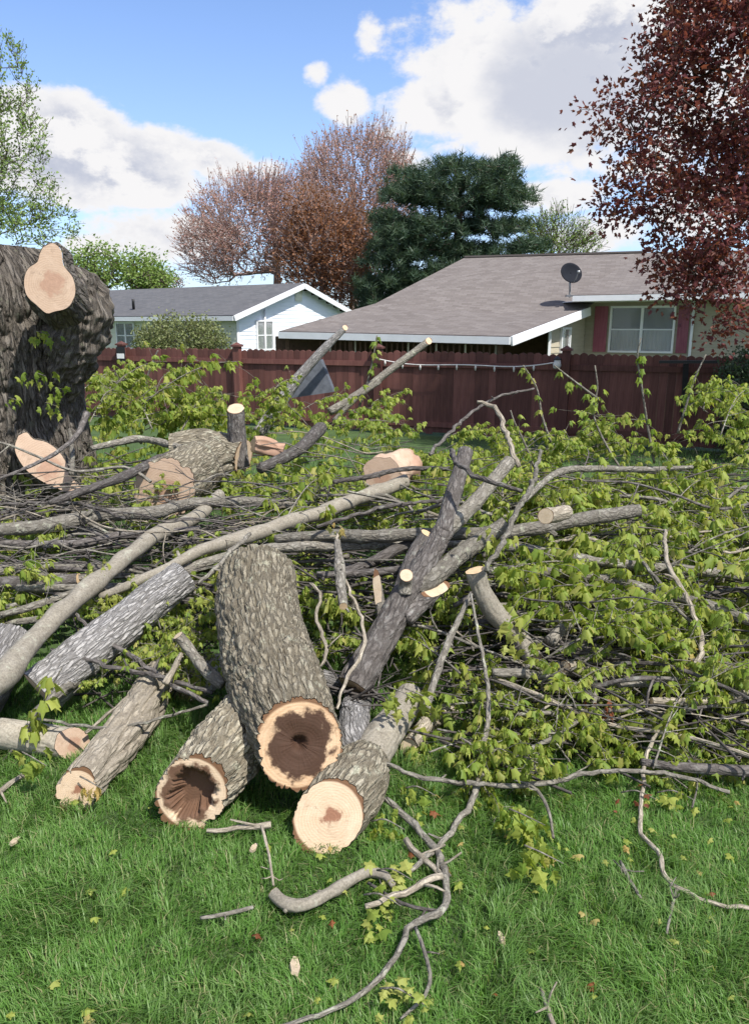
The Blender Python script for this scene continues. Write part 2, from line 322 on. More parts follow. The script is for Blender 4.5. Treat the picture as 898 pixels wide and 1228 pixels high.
def catmull(P, R, step):
    P = np.asarray(P, float); R = np.asarray(R, float)
    if len(P) == 2: P = np.array([P[0], (P[0] + P[1]) / 2, P[1]]); R = np.array([R[0], R.mean(), R[1]])
    Q = np.vstack([2 * P[0] - P[1], P, 2 * P[-1] - P[-2]]); S = np.concatenate([[R[0]], R, [R[-1]]])
    out, rad = [], []
    for i in range(1, len(Q) - 2):
        n = max(1, int(np.linalg.norm(Q[i + 1] - Q[i]) / step))
        for k in range(n):
            t = k / n; p0, p1, p2, p3 = Q[i - 1], Q[i], Q[i + 1], Q[i + 2]
            out.append(.5 * (2 * p1 + (p2 - p0) * t + (2 * p0 - 5 * p1 + 4 * p2 - p3) * t * t + (3 * p1 - p0 - 3 * p2 + p3) * t ** 3))
            rad.append(S[i] * (1 - t) + S[i + 1] * t)
    out.append(P[-1]); rad.append(R[-1]); return np.array(out), np.array(rad)
def frames(P):
    T = np.gradient(P, axis=0); T /= np.linalg.norm(T, axis=1)[:, None] + 1e-12
    a = np.array([0, 0, -1.0]);
    if abs(T[0] @ a) > .9: a = np.array([0, 1.0, 0])
    U = np.zeros_like(P); U[0] = nrm(a - T[0] * (a @ T[0]))
    for i in range(1, len(P)): U[i] = nrm(U[i - 1] - T[i] * (U[i - 1] @ T[i]))
    return T, U, np.cross(T, U)
def tube(mb, P, R, seg=8, knob=0.0, barkfn=None, n0=None, n1=None, cap0=True, cap1=True, rs=None, val=0.0, seed=0):
    """a tapering tube with seam at its underside; returns its first and last rings"""
    T, U, Vv = frames(P); th = np.linspace(0, 2 * math.pi, seg + 1)
    s = np.concatenate([[0], np.cumsum(np.linalg.norm(np.diff(P, axis=0), axis=1))])
    TH, S = np.meshgrid(th, s); RR = np.repeat(np.asarray(R)[:, None], seg + 1, 1).copy()
    if knob:
        RR *= 1 + knob * (vnoise2(TH / (2 * math.pi) * 3, S / max(np.mean(R) * 2.2, .01), seed + 5, 3) - .5) * 2
    if barkfn is not None: RR = RR + barkfn(TH, S)
    G = P[:, None, :] + RR[..., None] * (np.cos(TH)[..., None] * U[:, None] + np.sin(TH)[..., None] * Vv[:, None])
    G[:, -1] = G[:, 0]
    for end, n in ((0, n0), (-1, n1)):
        if n is None: continue
        n = nrm(np.asarray(n, float)); c = P[end]; t_ = T[end]; L = abs(s - s[end]); w = np.clip(1 - L / (R[end] * 3.2), 0, 1)
        off = -((G - P[:, None]) @ n) / (t_ @ n)
        G += (w[:, None] * off)[..., None] * t_
    m_ = len(P); W_ = seg + 1; idx = np.arange(m_ * W_).reshape(m_, W_)
    f = np.stack([idx[:-1, :-1], idx[:-1, 1:], idx[1:, 1:], idx[1:, :-1]], -1).reshape(-1, 4)
    uv = np.stack([TH * np.mean(R), S], -1).reshape(-1, 2)
    fl = [tuple(x) for x in f.tolist()]
    if cap0: fl.append(tuple(idx[0, :-1][::-1].tolist()))
    if cap1: fl.append(tuple(idx[-1, :-1].tolist()))
    mb.add(G.reshape(-1, 3), fl, uv, val)
    return G[0, :-1], G[-1, :-1]
def cut_disc(ring, n, parent, origin, matn='cut_wood', name='cut_face', proud=.002, hollow=None, rings=5, seed=0):
    """sawn face over an end ring; hollow(rr, theta) gives the depth of a cavity"""
    n = nrm(np.asarray(n, float)); c = ring.mean(0); k = len(ring); mb = MB()
    e = ring - c; ax = nrm(e[0]); ay = np.cross(n, ax); rr = np.linspace(1, 0, rings + 1)[:-1]
    rm = np.linalg.norm(e, axis=1).mean()
    upv = nrm(np.array([0, 0, 1.]) - n * n[2] + np.array([1e-4, 0, 0])); rt = np.cross(upv, n)
    V = []; UV = []
    for r in rr:
        p = c + e * (r * .985 + .0) + n * proud
        if hollow is not None:
            th = np.arctan2(e @ upv, e @ rt); p = p - n * hollow(np.full(k, r), th)[:, None]
        V.append(p); q = (p - c); UV.append(np.stack([q @ rt, q @ upv], -1) / rm)
    cc = c + n * proud - (n * hollow(np.zeros(1), np.zeros(1))[0] if hollow is not None else 0)
    V = np.vstack(V + [cc[None]]); UV = np.vstack(UV + [np.zeros((1, 2))])
    f = []
    for i in range(rings - 1):
        for j in range(k): f.append((i * k + j, i * k + (j + 1) % k, (i + 1) * k + (j + 1) % k, (i + 1) * k + j))
    for j in range(k): f.append(((rings - 1) * k + j, (rings - 1) * k + (j + 1) % k, rings * k))
    mb.add(V, f, UV); return mb.obj(name, matn, parent, origin, smooth=hollow is not None)
def box(mb, lo, hi, M=None, uvs=1):
    x0, y0, z0 = lo; x1, y1, z1 = hi
    v = np.array([(x0, y0, z0), (x1, y0, z0), (x1, y1, z0), (x0, y1, z0), (x0, y0, z1), (x1, y0, z1), (x1, y1, z1), (x0, y1, z1)], float)
    if M is not None: v = v @ M[0].T + M[1]
    mb.add(v, [(0, 3, 2, 1), (4, 5, 6, 7), (0, 1, 5, 4), (1, 2, 6, 5), (2, 3, 7, 6), (3, 0, 4, 7)])
def beam(mb, a, b_, w, h, up=(0, 0, 1)):
    a = np.asarray(a, float); b_ = np.asarray(b_, float); t_ = nrm(b_ - a); s = nrm(np.cross(t_, up)); u = np.cross(s, t_)
    v = [p + s * i * w / 2 + u * j * h / 2 for p in (a, b_) for i, j in ((-1, -1), (1, -1), (1, 1), (-1, 1))]
    mb.add(v, [(3, 2, 1, 0), (4, 5, 6, 7), (0, 1, 5, 4), (1, 2, 6, 5), (2, 3, 7, 6), (3, 0, 4, 7)])

# leaf template: five-lobed maple leaf along +X, folded on its midrib, tip drooping
def maple_leaf(fold=.6, droop=.6):
    mid = [(0, 0), (.42, 0), (1, 0)]; half = [(-.05, .22), (.16, .24), (.50, .40), (.56, .15)]
    P2 = mid + half + [(x, -y) for x, y in half]
    V = np.array([(x, y * math.cos(fold), abs(y) * math.sin(fold) * -1 - droop * x * x * .5) for x, y in P2])
    f = []
    for o, flip in ((3, 0), (7, 1)):
        a, b_, c, d = o, o + 1, o + 2, o + 3
        for tri in ((0, b_, a), (0, 1, b_), (1, c, b_), (1, d, c), (1, 2, d)): f.append(tri if flip else tri[::-1])
    return V, np.array(f)
LEAF_V, LEAF_F = maple_leaf()
LEAF2_V = np.array([(0, 0, 0), (.5, .32, -.06), (1, 0, -.25), (.5, -.32, -.06), (.5, 0, .02)]); LEAF2_F = np.array([(0, 4, 1), (4, 2, 1), (0, 3, 4), (4, 3, 2)])
def hero_leaf(fold, droop):
    """a leaf seen close: five pointed lobes, cupped and curling"""
    half = [(0, 0), (-.10, .10), (-.06, .30), (.08, .22), (.16, .27), (.30, .56), (.37, .36), (.44, .33), (.50, .36), (.49, .20), (.60, .17), (.72, .16), (.78, .07), (1, 0)]
    V, f = [], []; mids = [0, .08, .16, .24, .32, .40, .46, .52, .56, .62, .68, .76, .86, 1]
    bend = lambda x, y: (x, y * math.cos(fold), -abs(y) * math.sin(fold) - droop * .5 * x * x + .05 * math.sin(9 * y + 5 * x))
    for s in (1, -1):
        o = len(V); k = len(half)
        for (x, y), m_ in zip(half, mids): V.append(bend(x, s * y)); V.append(bend(m_, 0))
        for i in range(k - 1):
            q = (o + 2 * i, o + 2 * i + 1, o + 2 * i + 3, o + 2 * i + 2); f.append(q if s > 0 else q[::-1])
    return np.array(V), np.array(f)
def scatter(tmpl, faces, pos, dirs, size, roll, rs):
    """copies of a small template, its +X along dirs"""
    n = len(pos); X = dirs / (np.linalg.norm(dirs, axis=1)[:, None] + 1e-9)
    up = np.tile([0, 0, 1.0], (n, 1)); bad = abs(X[:, 2]) > .97; up[bad] = (0, 1, 0)
    Yv = np.cross(up, X); Yv /= np.linalg.norm(Yv, axis=1)[:, None]; Z = np.cross(X, Yv)
    c, s = np.cos(roll)[:, None], np.sin(roll)[:, None]; Y2 = Yv * c + Z * s; Z2 = -Yv * s + Z * c
    V = pos[:, None] + size[:, None, None] * (tmpl[None, :, 0:1] * X[:, None] + tmpl[None, :, 1:2] * Y2[:, None] + tmpl[None, :, 2:3] * Z2[:, None])
    Fa = faces[None] + (np.arange(n) * len(tmpl))[:, None, None]
    val = np.repeat(rs.rand(n), len(tmpl)); return V.reshape(-1, 3), Fa.reshape(-1, faces.shape[1]), val
def droop_cluster(pos, rs, n=5, size=.085, spread=.5):
    """a whorl of young leaves hanging like a closed umbrella under each point"""
    P, D = [], []
    for p in pos:
        a0 = rs.rand() * 6.28; k = max(2, n + rs.randint(-2, 2))
        for i in range(k):
            a = a0 + i * 6.28 / k + rs.uniform(-.4, .4); e = rs.uniform(-1.5, -.45)
            d = np.array([math.cos(a) * math.cos(e), math.sin(a) * math.cos(e), math.sin(e)])
            P.append(p + np.array([math.cos(a), math.sin(a), -.3]) * size * spread * rs.uniform(.2, .9)); D.append(d)
    P = np.array(P); D = np.array(D); k = len(P)
    return scatter(LEAF_V, LEAF_F, P, D, size * rs.uniform(.4, 1.4, k), rs.uniform(-.7, .7, k), rs)

# ------------------------------------------------------------------ ground
mb = MB(); gx = np.concatenate([[-600, -120, -40], np.linspace(-20, 20, 21), [40, 120, 600]]); gy = np.concatenate([[-60, -10], np.linspace(0, 40, 21), [80, 200, 900]])
GX, GY = np.meshgrid(gx, gy); idx = np.arange(GX.size).reshape(GX.shape)
mb.add(np.stack([GX, GY, np.zeros_like(GX)], -1).reshape(-1, 3), np.stack([idx[:-1, :-1], idx[:-1, 1:], idx[1:, 1:], idx[1:, :-1]], -1).reshape(-1, 4).tolist())
tag(mb.obj('lawn', 'lawn'), kind='structure')

# ------------------------------------------------------------------ lapped siding on a wall a-b, z0 up to ztop(s)
def lap_wall(name, a, b_, z0, ztop, matn, parent, origin, nout, course=.16, zmax=None):
    a = np.asarray(a, float)[:2]; b_ = np.asarray(b_, float)[:2]; L = np.linalg.norm(b_ - a); d = (b_ - a) / L; n = np.asarray(nout, float)[:2]; n = n / np.linalg.norm(n)
    mb = MB(); z = z0; zs = np.linspace(0, L, 200); tops = np.array([ztop(s) for s in zs]); zm = tops.max()
    while z < zm - .01:
        z2 = min(z + course, zm); ok = zs[tops >= (z + z2) / 2]
        if len(ok) == 0: break
        s0, s1 = ok.min(), ok.max()
        p = lambda s, o, zz: (*(a + d * s + n * o), zz)
        mb.add([p(s0, .022, z), p(s1, .022, z), p(s1, .003, z2), p(s0, .003, z2), p(s0, 0, z), p(s1, 0, z)], [(0, 1, 2, 3), (4, 5, 1, 0)]); z = z2
    return mb.obj(name, matn, parent, origin, smooth=False)
def slab(mb, quad, th=.06, eu=None):
    q = np.array(quad, float); n = nrm(np.cross(q[1] - q[0], q[-1] - q[0]))
    if n[2] < 0: n = -n
    e = nrm(q[1] - q[0]); g = np.cross(n, e); uv = np.stack([(q - q[0]) @ e, (q - q[0]) @ g], -1); k = len(q)
    mb.add(np.vstack([q, q - n * th]), [tuple(range(k)), tuple(range(2 * k - 1, k - 1, -1))] + [(i, i + k, (i + 1) % k + k, (i + 1) % k) for i in range(k)], np.vstack([uv, uv]))

def window(parent, origin, c, d, n, w, h, name='window', split=2, rail=True, curtain=True, label=None):
    """frame, sash bars, panes and a curtain behind; c centre of the opening, d along the wall, n outwards"""
    d = nrm(np.append(np.asarray(d, float)[:2], 0)); n = nrm(np.append(np.asarray(n, float)[:2], 0)); R = np.stack([d, n, np.array([0, 0, 1.])], 1)
    M = (R, np.asarray(c, float)); mb = MB(); t_ = .06
    box(mb, (-w / 2 - t_, .02, -h / 2 - t_), (w / 2 + t_, .095, -h / 2), M); box(mb, (-w / 2 - t_, .02, h / 2), (w / 2 + t_, .095, h / 2 + t_), M)
    box(mb, (-w / 2 - t_, .02, -h / 2), (-w / 2, .092, h / 2), M); box(mb, (w / 2, .02, -h / 2), (w / 2 + t_, .092, h / 2), M)
    f = mb.obj(name, 'trim_white', parent, origin, False)
    for i in range(1, split):
        x = -w / 2 + w * i / split; m2 = MB(); box(m2, (x - .04, .026, -h / 2), (x + .04, .082, h / 2), M); m2.obj('mullion', 'trim_white', f, origin, False)
    for i in range(split):
        x0 = -w / 2 + w * i / split + (.04 if i else 0); x1 = -w / 2 + w * (i + 1) / split - (.04 if i < split - 1 else 0)
        zs = [(-h / 2, -.02), (.02, h / 2)] if rail else [(-h / 2, h / 2)]
        if rail: m2 = MB(); box(m2, (x0, .027, -.02), (x1, .072, .02), M); m2.obj('sash_rail', 'trim_white', f, origin, False)
        for (z0, z1) in zs:
            m2 = MB(); box(m2, (x0, .056, z0), (x1, .060, z1), M); m2.obj('pane', 'window_glass', f, origin, False)
        m2 = MB(); box(m2, (x0, .0, -h / 2), (x1, .028, h / 2), M); m2.obj('room', 'room_dark', f, origin, False)
        if curtain:
            m2 = MB(); k = 90; xs = np.linspace(x0 + .02, x1 - .02, k); yy = .040 + .006 * np.sin(np.arange(k) * .62 + .6 * np.sin(np.arange(k) * .11))
            vv = np.array([(x, y, z) for z in (-h / 2, -.02) for x, y in zip(xs, yy)]) @ R.T + M[1]
            m2.add(vv, [(i_, i_ + 1, i_ + 1 + k, i_ + k) for i_ in range(k - 1)]); m2.obj('curtain', 'curtain', f, origin)
    return f

# ------------------------------------------------------------------ white house beyond the fence (left)
C0 = at(283, 376, 30.0); C0[2] = 0; FARC = at(420, 376, 36.0); FARC[2] = 0
ex = nrm(FARC - C0); ey = np.array([-ex[1], ex[0], 0]); GW = np.linalg.norm(FARC - C0); EV, AP = 2.55, 3.72; HL = 13.0
O = C0.copy(); hl = empty('house', O, 'white bungalow with grey shingle roof and gable end beyond the fence', 'house')
loc = lambda u, v, z: C0 + ex * u + ey * v + np.array([0, 0, z])
gabz = lambda s: EV + (AP - EV) * (1 - abs(s - GW / 2) / (GW / 2))
w1 = lap_wall('gable_wall', loc(0, 0, 0), loc(GW, 0, 0), 0, gabz, 'siding_white', hl, O, -ey)
w2 = lap_wall('front_wall', loc(0, HL, 0), loc(0, 0, 0), 0, lambda s: EV, 'siding_cream', hl, O, -ex, .2)
mb = MB(); box(mb, (.02, .02, 0), (GW - .02, HL, EV - .03), (np.stack([ex, ey, [0, 0, 1]], 1), C0)); mb.obj('wall_core', 'room_dark', hl, O, False)
ov, sl = .45, (AP - EV) / (GW / 2); ez = EV + .10
for side, nm in ((0, 'roof'), (1, 'roof')):
    u0 = -ov if side == 0 else GW + ov; mb = MB(); z0 = ez - sl * ov
    slab(mb, [loc(u0, -.35, z0), loc(u0, HL + .35, z0), loc(GW / 2, HL + .35, AP + .1), loc(GW / 2, -.35, AP + .1)], .07)
    rf = mb.obj(nm, 'shingle_grey', hl, O, False)
    mb = MB(); beam(mb, loc(u0 - .02 * (1 - 2 * side), -.38, z0 - .12), loc(GW / 2, -.38, AP - .02), .05, .2); mb.obj('rake_board', 'trim_white', rf, O, False)
    mb = MB(); beam(mb, loc(u0 - .03 * (1 - 2 * side), -.33, z0 - .12), loc(u0 - .03 * (1 - 2 * side), HL, z0 - .12), .06, .17); mb.obj('gutter', 'trim_white', rf, O, False)
    if side == 0:
        mb = MB(); slab(mb, [loc(u0, -.3, z0 - .14), loc(u0, HL, z0 - .14), loc(0, HL, z0 - .1), loc(0, -.3, z0 - .1)], .02); mb.obj('soffit', 'trim_white', rf, O, False)
        p = at(160, 362, 34.0); mb = MB(); tube(mb, np.array([p + [0, 0, -.3], p, p + [0, 0, .12]]), [.06, .06, .06], 8); mb.obj('vent_pipe', 'plastic_black', rf, O)
def on_line(px, a, b_):                         # the point of the ground line a-b seen at a photo column
    k = (px - CX) / F; d = b_ - a
    # ray: x/ (Y*CP + (CAMZ-z)*SP...) is nearly x/Y at eye height
    t_ = (k * a[1] * 1.0 / 1.0 * (1 / CP) * CP - a[0]) / (d[0] - k * d[1]); return a + d * t_
wp = on_line(320, C0, FARC); wp[2] = 1.75; window(hl, O, wp, ex, -ey, .85, 1.05, split=1, curtain=False)
wp = loc(0, 6.5, 1.7); window(hl, O, wp, ey, -ex, 1.1, 1.0, split=2, curtain=False)
mb = MB(); box(mb, (GW / 2 - .2, -.06, AP - .62), (GW / 2 + .2, -.02, AP - .2), (np.stack([ex, ey, [0, 0, 1]], 1), C0)); mb.obj('gable_vent', 'siding_cream', hl, O, False)
mb = MB(); box(mb, (-.03, -.05, 0), (.1, -.026, EV), (np.stack([ex, ey, [0, 0, 1]], 1), C0)); mb.obj('corner_board', 'trim_white', hl, O, False)
mb = MB(); p = loc(1.5, -.09, 0); tube(mb, np.array([p, p + [0, 0, 1.3], p + [0, 0, EV + .2]]), [.04] * 3, 6); mb.obj('downspout', 'trim_white', hl, O)

# ------------------------------------------------------------------ beige house with brown shingle roof (right)
EL_, ER_, RT, KL = at(335, 397, 24.2), at(611, 403, 20.5), at(705, 368, 24.0), at(450, 364, 26.0)
RL, RR = at(557, 309, 30.0), at(775, 303, 28.2)
UE0, UE1 = at(686, 354, 23.6), at(985, 348, 21.0); RR2 = at(1010, 297, 26.8)
O = at(700, 500, 24.0); O[2] = 0
hr = empty('house', O, 'beige sided house with brown shingle roof, maroon shutters and rooftop dish', 'house')
mb = MB(); slab(mb, [EL_, ER_, RT, KL], .08); pr = mb.obj('porch_roof', 'shingle_brown', hr, O, False)
mb = MB(); slab(mb, [KL, RT, RR], .05); slab(mb, [KL, RR, RL], .05); rf = mb.obj('roof', 'shingle_brown', hr, O, False)
mb = MB(); slab(mb, [UE0, UE1, RR2, RR], .06); rf2 = mb.obj('roof', 'shingle_brown', hr, O, False)
mb = MB(); beam(mb, RL + [0, 0, .03], RR + [0, 0, .03], .18, .06); mb.obj('ridge_cap', 'shingle_brown', rf, O, False)
dn = np.array([0, 0, -1.])
mb = MB(); beam(mb, EL_ + dn * .12 + [0, -.05, 0], ER_ + dn * .12 + [0, -.05, 0], .08, .19); mb.obj('gutter', 'trim_white', pr, O, False)
mb = MB(); beam(mb, ER_ + dn * .13 + [.05, -.03, 0], RT + dn * .13 + [.05, -.03, 0], .06, .24); mb.obj('rake_board', 'trim_white', pr, O, False)
mb = MB(); beam(mb, UE0 + dn * .10 + [0, -.06, 0], UE1 + dn * .10 + [0, -.06, 0], .10, .16); mb.obj('gutter', 'trim_white', rf2, O, False)
W0 = at(640, 400, 25.6); W0[2] = 0; W1 = at(985, 400, 21.6); W1[2] = 0; wd = nrm(W1 - W0); wn = np.array([wd[1], -wd[0], 0])
zt = UE0[2] - .16
mb = MB(); slab(mb, [UE0 + dn * .17, UE1 + dn * .17, W1 + [0, 0, UE1[2] - .17], W0 + [0.55, 0, UE0[2] - .17]], .02); mb.obj('soffit', 'trim_white', rf2, O, False)
lap_wall('wall', W0, W1, 0, lambda s: zt, 'siding_beige', hr, O, wn, .17)
S0 = at(657, 400, 22.6); S0[2] = 0; S1 = at(700, 400, 24.75); S1[2] = 0; sn = nrm(np.array([-(S1 - S0)[1], (S1 - S0)[0], 0])); sn = -sn if sn[1] > 0 else sn
lap_wall('side_wall', S0, S1, 0, lambda s: 2.22 + .42 * s / np.linalg.norm(S1 - S0), 'siding_beige', hr, O, sn, .17)
mb = MB(); beam(mb, S0 + sn * .05, S0 + sn * .05 + [0, 0, 2.2], .12, .08, (1, 0, 0)); mb.obj('corner_board', 'trim_white', hr, O, False)
P0 = at(330, 400, 27.0); P0[2] = 0; P1 = at(672, 400, 23.6); P1[2] = 0
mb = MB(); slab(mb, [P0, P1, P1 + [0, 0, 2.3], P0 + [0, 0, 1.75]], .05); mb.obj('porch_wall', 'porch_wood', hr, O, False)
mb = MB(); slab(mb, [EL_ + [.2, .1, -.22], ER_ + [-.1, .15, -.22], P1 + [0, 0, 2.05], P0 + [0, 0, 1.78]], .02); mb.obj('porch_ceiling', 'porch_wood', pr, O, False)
for i, px in enumerate((345, 430, 520, 603)):
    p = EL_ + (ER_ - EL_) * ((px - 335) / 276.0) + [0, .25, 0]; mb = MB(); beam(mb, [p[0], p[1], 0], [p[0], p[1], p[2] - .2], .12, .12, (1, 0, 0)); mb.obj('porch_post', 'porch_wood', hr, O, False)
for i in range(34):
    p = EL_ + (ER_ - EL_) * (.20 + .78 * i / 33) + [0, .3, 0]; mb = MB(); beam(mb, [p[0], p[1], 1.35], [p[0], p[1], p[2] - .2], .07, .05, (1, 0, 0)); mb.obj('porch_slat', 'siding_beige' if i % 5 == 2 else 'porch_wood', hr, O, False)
def wallp(px, z):
    p = on_line(px, W0, W1); p = p.copy(); p[2] = z; return p
def pz(px, py): return at(px, py, on_line(px, W0, W1)[1])[2]
ca = wallp(723, 0); cb = wallp(799, 0); wz0, wz1 = 1.36, pz(760, 368)
cc = (ca + cb) / 2; cc[2] = (wz0 + wz1) / 2; window(hr, O, cc, wd, wn, np.linalg.norm(cb - ca) - .12, wz1 - wz0 - .06)
for a, b_ in ((705, 720), (802, 815)):
    p, q = wallp(a, 0), wallp(b_, 0); w_ = np.linalg.norm(q - p); M = (np.stack([wd, wn, [0, 0, 1]], 1), (p + q) / 2)
    mb = MB(); box(mb, (-w_ / 2, .02, wz0 - .02), (w_ / 2, .05, wz1 + .03), M)
    for zz in np.linspace(wz0 + .05, wz1 - .1, 18): box(mb, (-w_ / 2 + .05, .051, zz), (w_ / 2 - .05, .062, zz + .04), M)
    mb.obj('shutter', 'shutter_paint', hr, O, False)
p = wallp(819, 0) + wn * .07; mb = MB(); tube(mb, np.array([p, p + [0, 0, 1.5], p + [0, 0, zt + .1]]), [.045] * 3, 8); mb.obj('downspout', 'trim_white', hr, O)
sc_ = S0 + (S1 - S0) * .42; sc_[2] = 1.72; window(hr, O, sc_, S1 - S0, sn, .55, .62, split=1, rail=False, curtain=False)
# rooftop dish
D0 = at(683, 352, 24.2); dr = empty('satellite_dish', D0, 'black satellite dish on a grey mast on the brown roof', 'satellite dish')
D1 = at(683, 331, 24.2); mb = MB(); tube(mb, np.array([D0 + dn * .12, D0 + (D1 - D0) * .5, D1]), [.03, .03, .03], 8); mb.obj('mast', 'metal_grey', dr, D0)
mb = MB(); box(mb, D0 - [.12, .1, .1], D0 + [.12, .1, -.04]); mb.obj('foot', 'metal_grey', dr, D0, False)
dc = at(685, 327, 24.1); dnv = nrm(np.array([.35, -1, .38])); du = nrm(np.cross(dnv, [0, 0, 1])); dv = np.cross(du, dnv)
mb = MB(); V = []; f = []; k = 28
for r in np.linspace(0, 1, 7):
    for j in range(k): a = j / k * 6.283; V.append(dc + du * math.cos(a) * r * .36 + dv * math.sin(a) * r * .31 + dnv * (r * r - 1) * .07)
for i in range(6):
    for j in range(k): f.append((i * k + j, i * k + (j + 1) % k, (i + 1) * k + (j + 1) % k, (i + 1) * k + j))
mb.add(V, f); o = mb.obj('dish', 'dish_black', dr, D0); sm = o.modifiers.new('thick', 'SOLIDIFY'); sm.thickness = .015
mb = MB(); e = dc + dnv * .34 - dv * .12; tube(mb, np.array([dc - dv * .30, (dc - dv * .30 + e) / 2 - dv * .05, e]), [.015] * 3, 6); box(mb, e - .04, e + .04); mb.obj('feed_arm', 'metal_grey', dr, D0)

# ------------------------------------------------------------------ fence
FA, FB = at(155, 500, 18.2), at(675, 500, 14.5); FA[2] = FB[2] = 0; fd = nrm(FB - FA); fn = np.array([fd[1], -fd[0], 0]); FH = 1.66
fo = FA - fd * 5.0; fence = empty('wooden_fence', fo, 'dark red brown board fence with scalloped top and capped posts', 'fence')
RM = np.stack([fd, fn, [0, 0, 1]], 1)
FL = 5.0 + np.linalg.norm(FB - FA) + 7.0
ang = math.atan2(fd[1], fd[0]); bw, pitch = .1395, .1405
mb = MB(); k = 7; xs = np.linspace(-bw / 2, bw / 2, k); tz = FH - .035 + .035 * np.cos(xs / bw * math.pi)
V = [(x, y, z) for y in (-.011, .011) for x, z in list(zip(xs, [.05] * k)) + list(zip(xs[::-1], tz[::-1]))]; V = np.array(V); n2k = 2 * k
mb.add(V @ np.array([[math.cos(ang), math.sin(ang), 0], [-math.sin(ang), math.cos(ang), 0], [0, 0, 1]]), [tuple(range(n2k)), tuple(range(2 * n2k - 1, n2k - 1, -1))] + [(i, i + n2k, (i + 1) % n2k + n2k, (i + 1) % n2k) for i in range(n2k)])
bm_ = mb.mesh('board', 'fence_stain', smooth=False); rsF = np.random.RandomState(3)
for i in range(int(FL / pitch)):
    s = i * pitch + bw / 2; o = bpy.data.objects.new('board', bm_); COL.objects.link(o); o.parent = fence
    q = fd * s + fn * rsF.uniform(-.004, .004); o.location = (q[0], q[1], rsF.uniform(-.02, .02)); o.rotation_euler = (0, 0, rsF.uniform(-.01, .01))
posts = [on_line(px, FA, FB) for px in (20, 155, 290, 455, 675)]; posts.append(posts[-1] + (posts[-1] - posts[-2]) * .98); posts.append(posts[-1] + (posts[-2] - posts[-3]))
for p in posts:
    mb = MB(); c = p + fn * .06; box(mb, (-.075, -.06, 0), (.075, .075, FH + .05), (RM, c)); po = mb.obj('post', 'fence_stain', fence, fo, False)
    mb = MB(); box(mb, (-.105, -.09, FH + .052), (.105, .105, FH + .09), (RM, c))
    b0 = np.array([(-.09, -.075, FH + .09), (.09, -.075, FH + .09), (.09, .09, FH + .09), (-.09, .09, FH + .09), (0, .007, FH + .15)]) @ RM.T + c
    mb.add(b0, [(0, 1, 4), (1, 2, 4), (2, 3, 4), (3, 0, 4)]); mb.obj('post_cap', 'fence_stain', po, fo, False)
sp = [(p - fo) @ fd for p in posts]; sp = [0] + sp
for s0, s1 in zip(sp[:-1], sp[1:]):
    if s1 - s0 < .3: continue
    for z, hh in ((FH - .30, .10), (.18, .10)):
        mb = MB(); box(mb, (s0 + .08, .014, z), (s1 - .08, .050, z + hh), (RM, fo)); mb.obj('rail', 'fence_stain', fence, fo, False)
# string of garden lights along the fence, a lantern, a strap and a little sign
sa, sb = on_line(455, FA, FB) + fn * .17, on_line(668, FA, FB) + fn * .17
zA = at(460, 430, sa[1])[2]; P = np.array([sa + (sb - sa) * t_ + np.array([0, 0, zA - .12 * math.sin(t_ * math.pi) - .03 * math.sin(t_ * 9.4)]) for t_ in np.linspace(0, 1, 40)])
sl_ = empty('string_light', P[0], 'string of small pale lights strung along the fence between two posts', 'string light')
mb = MB(); tube(mb, P, [.011] * 40, 6); mb.obj('cable', 'cable_white', sl_, P[0])
for i in range(2, 39, 4):
    mb = MB(); tube(mb, np.array([P[i], P[i] + dn * .04, P[i] + dn * .10]), [.012, .022, .012], 8); mb.obj('bulb', 'cable_white', sl_, P[0])
lp = at(668, 434, posts[4][1] - .2); lan = empty('lantern', lp, 'small pale lantern hung on the fence post', 'lantern')
mb = MB(); tube(mb, np.array([lp + [0, 0, -.12], lp + [0, 0, -.06], lp + [0, 0, .04]]), [.05, .07, .055], 10); mb.obj('globe', 'cable_white', lan, lp)
mb = MB(); tube(mb, np.array([lp + [0, 0, .04], lp + [0, 0, .07], lp + [0, 0, .10]]), [.08, .05, .015], 10); mb.obj('cap', 'plastic_black', lan, lp)
mb = MB(); a = at(822, 436, on_line(822, FA, FB)[1] - .12); b_ = at(819, 500, a[1]); beam(mb, a, b_, .09, .03, (0, 1, 0)); beam(mb, at(790, 434, a[1]), at(860, 434, a[1] - .4), .05, .05); tag(mb.obj('bracket', 'plastic_black', None, a, False), 'black bracket and strap fixed to the fence near the dark shrub', 'bracket')
p = at(146, 425, posts[1][1] - .25); sg = empty('yard_sign', p * [1, 1, 0], 'small black and white sign plate on the fence post beside the stump', 'sign')
mb = MB(); box(mb, (-.11, 0, -.17), (.11, .03, .17), (RM, p)); mb.obj('plate', 'plastic_black', sg, p * [1, 1, 0], False)
mb = MB(); box(mb, (-.10, .032, -.09), (.10, .04, .02), (RM, p)); mb.obj('panel', 'sign_white', sg, p * [1, 1, 0], False)

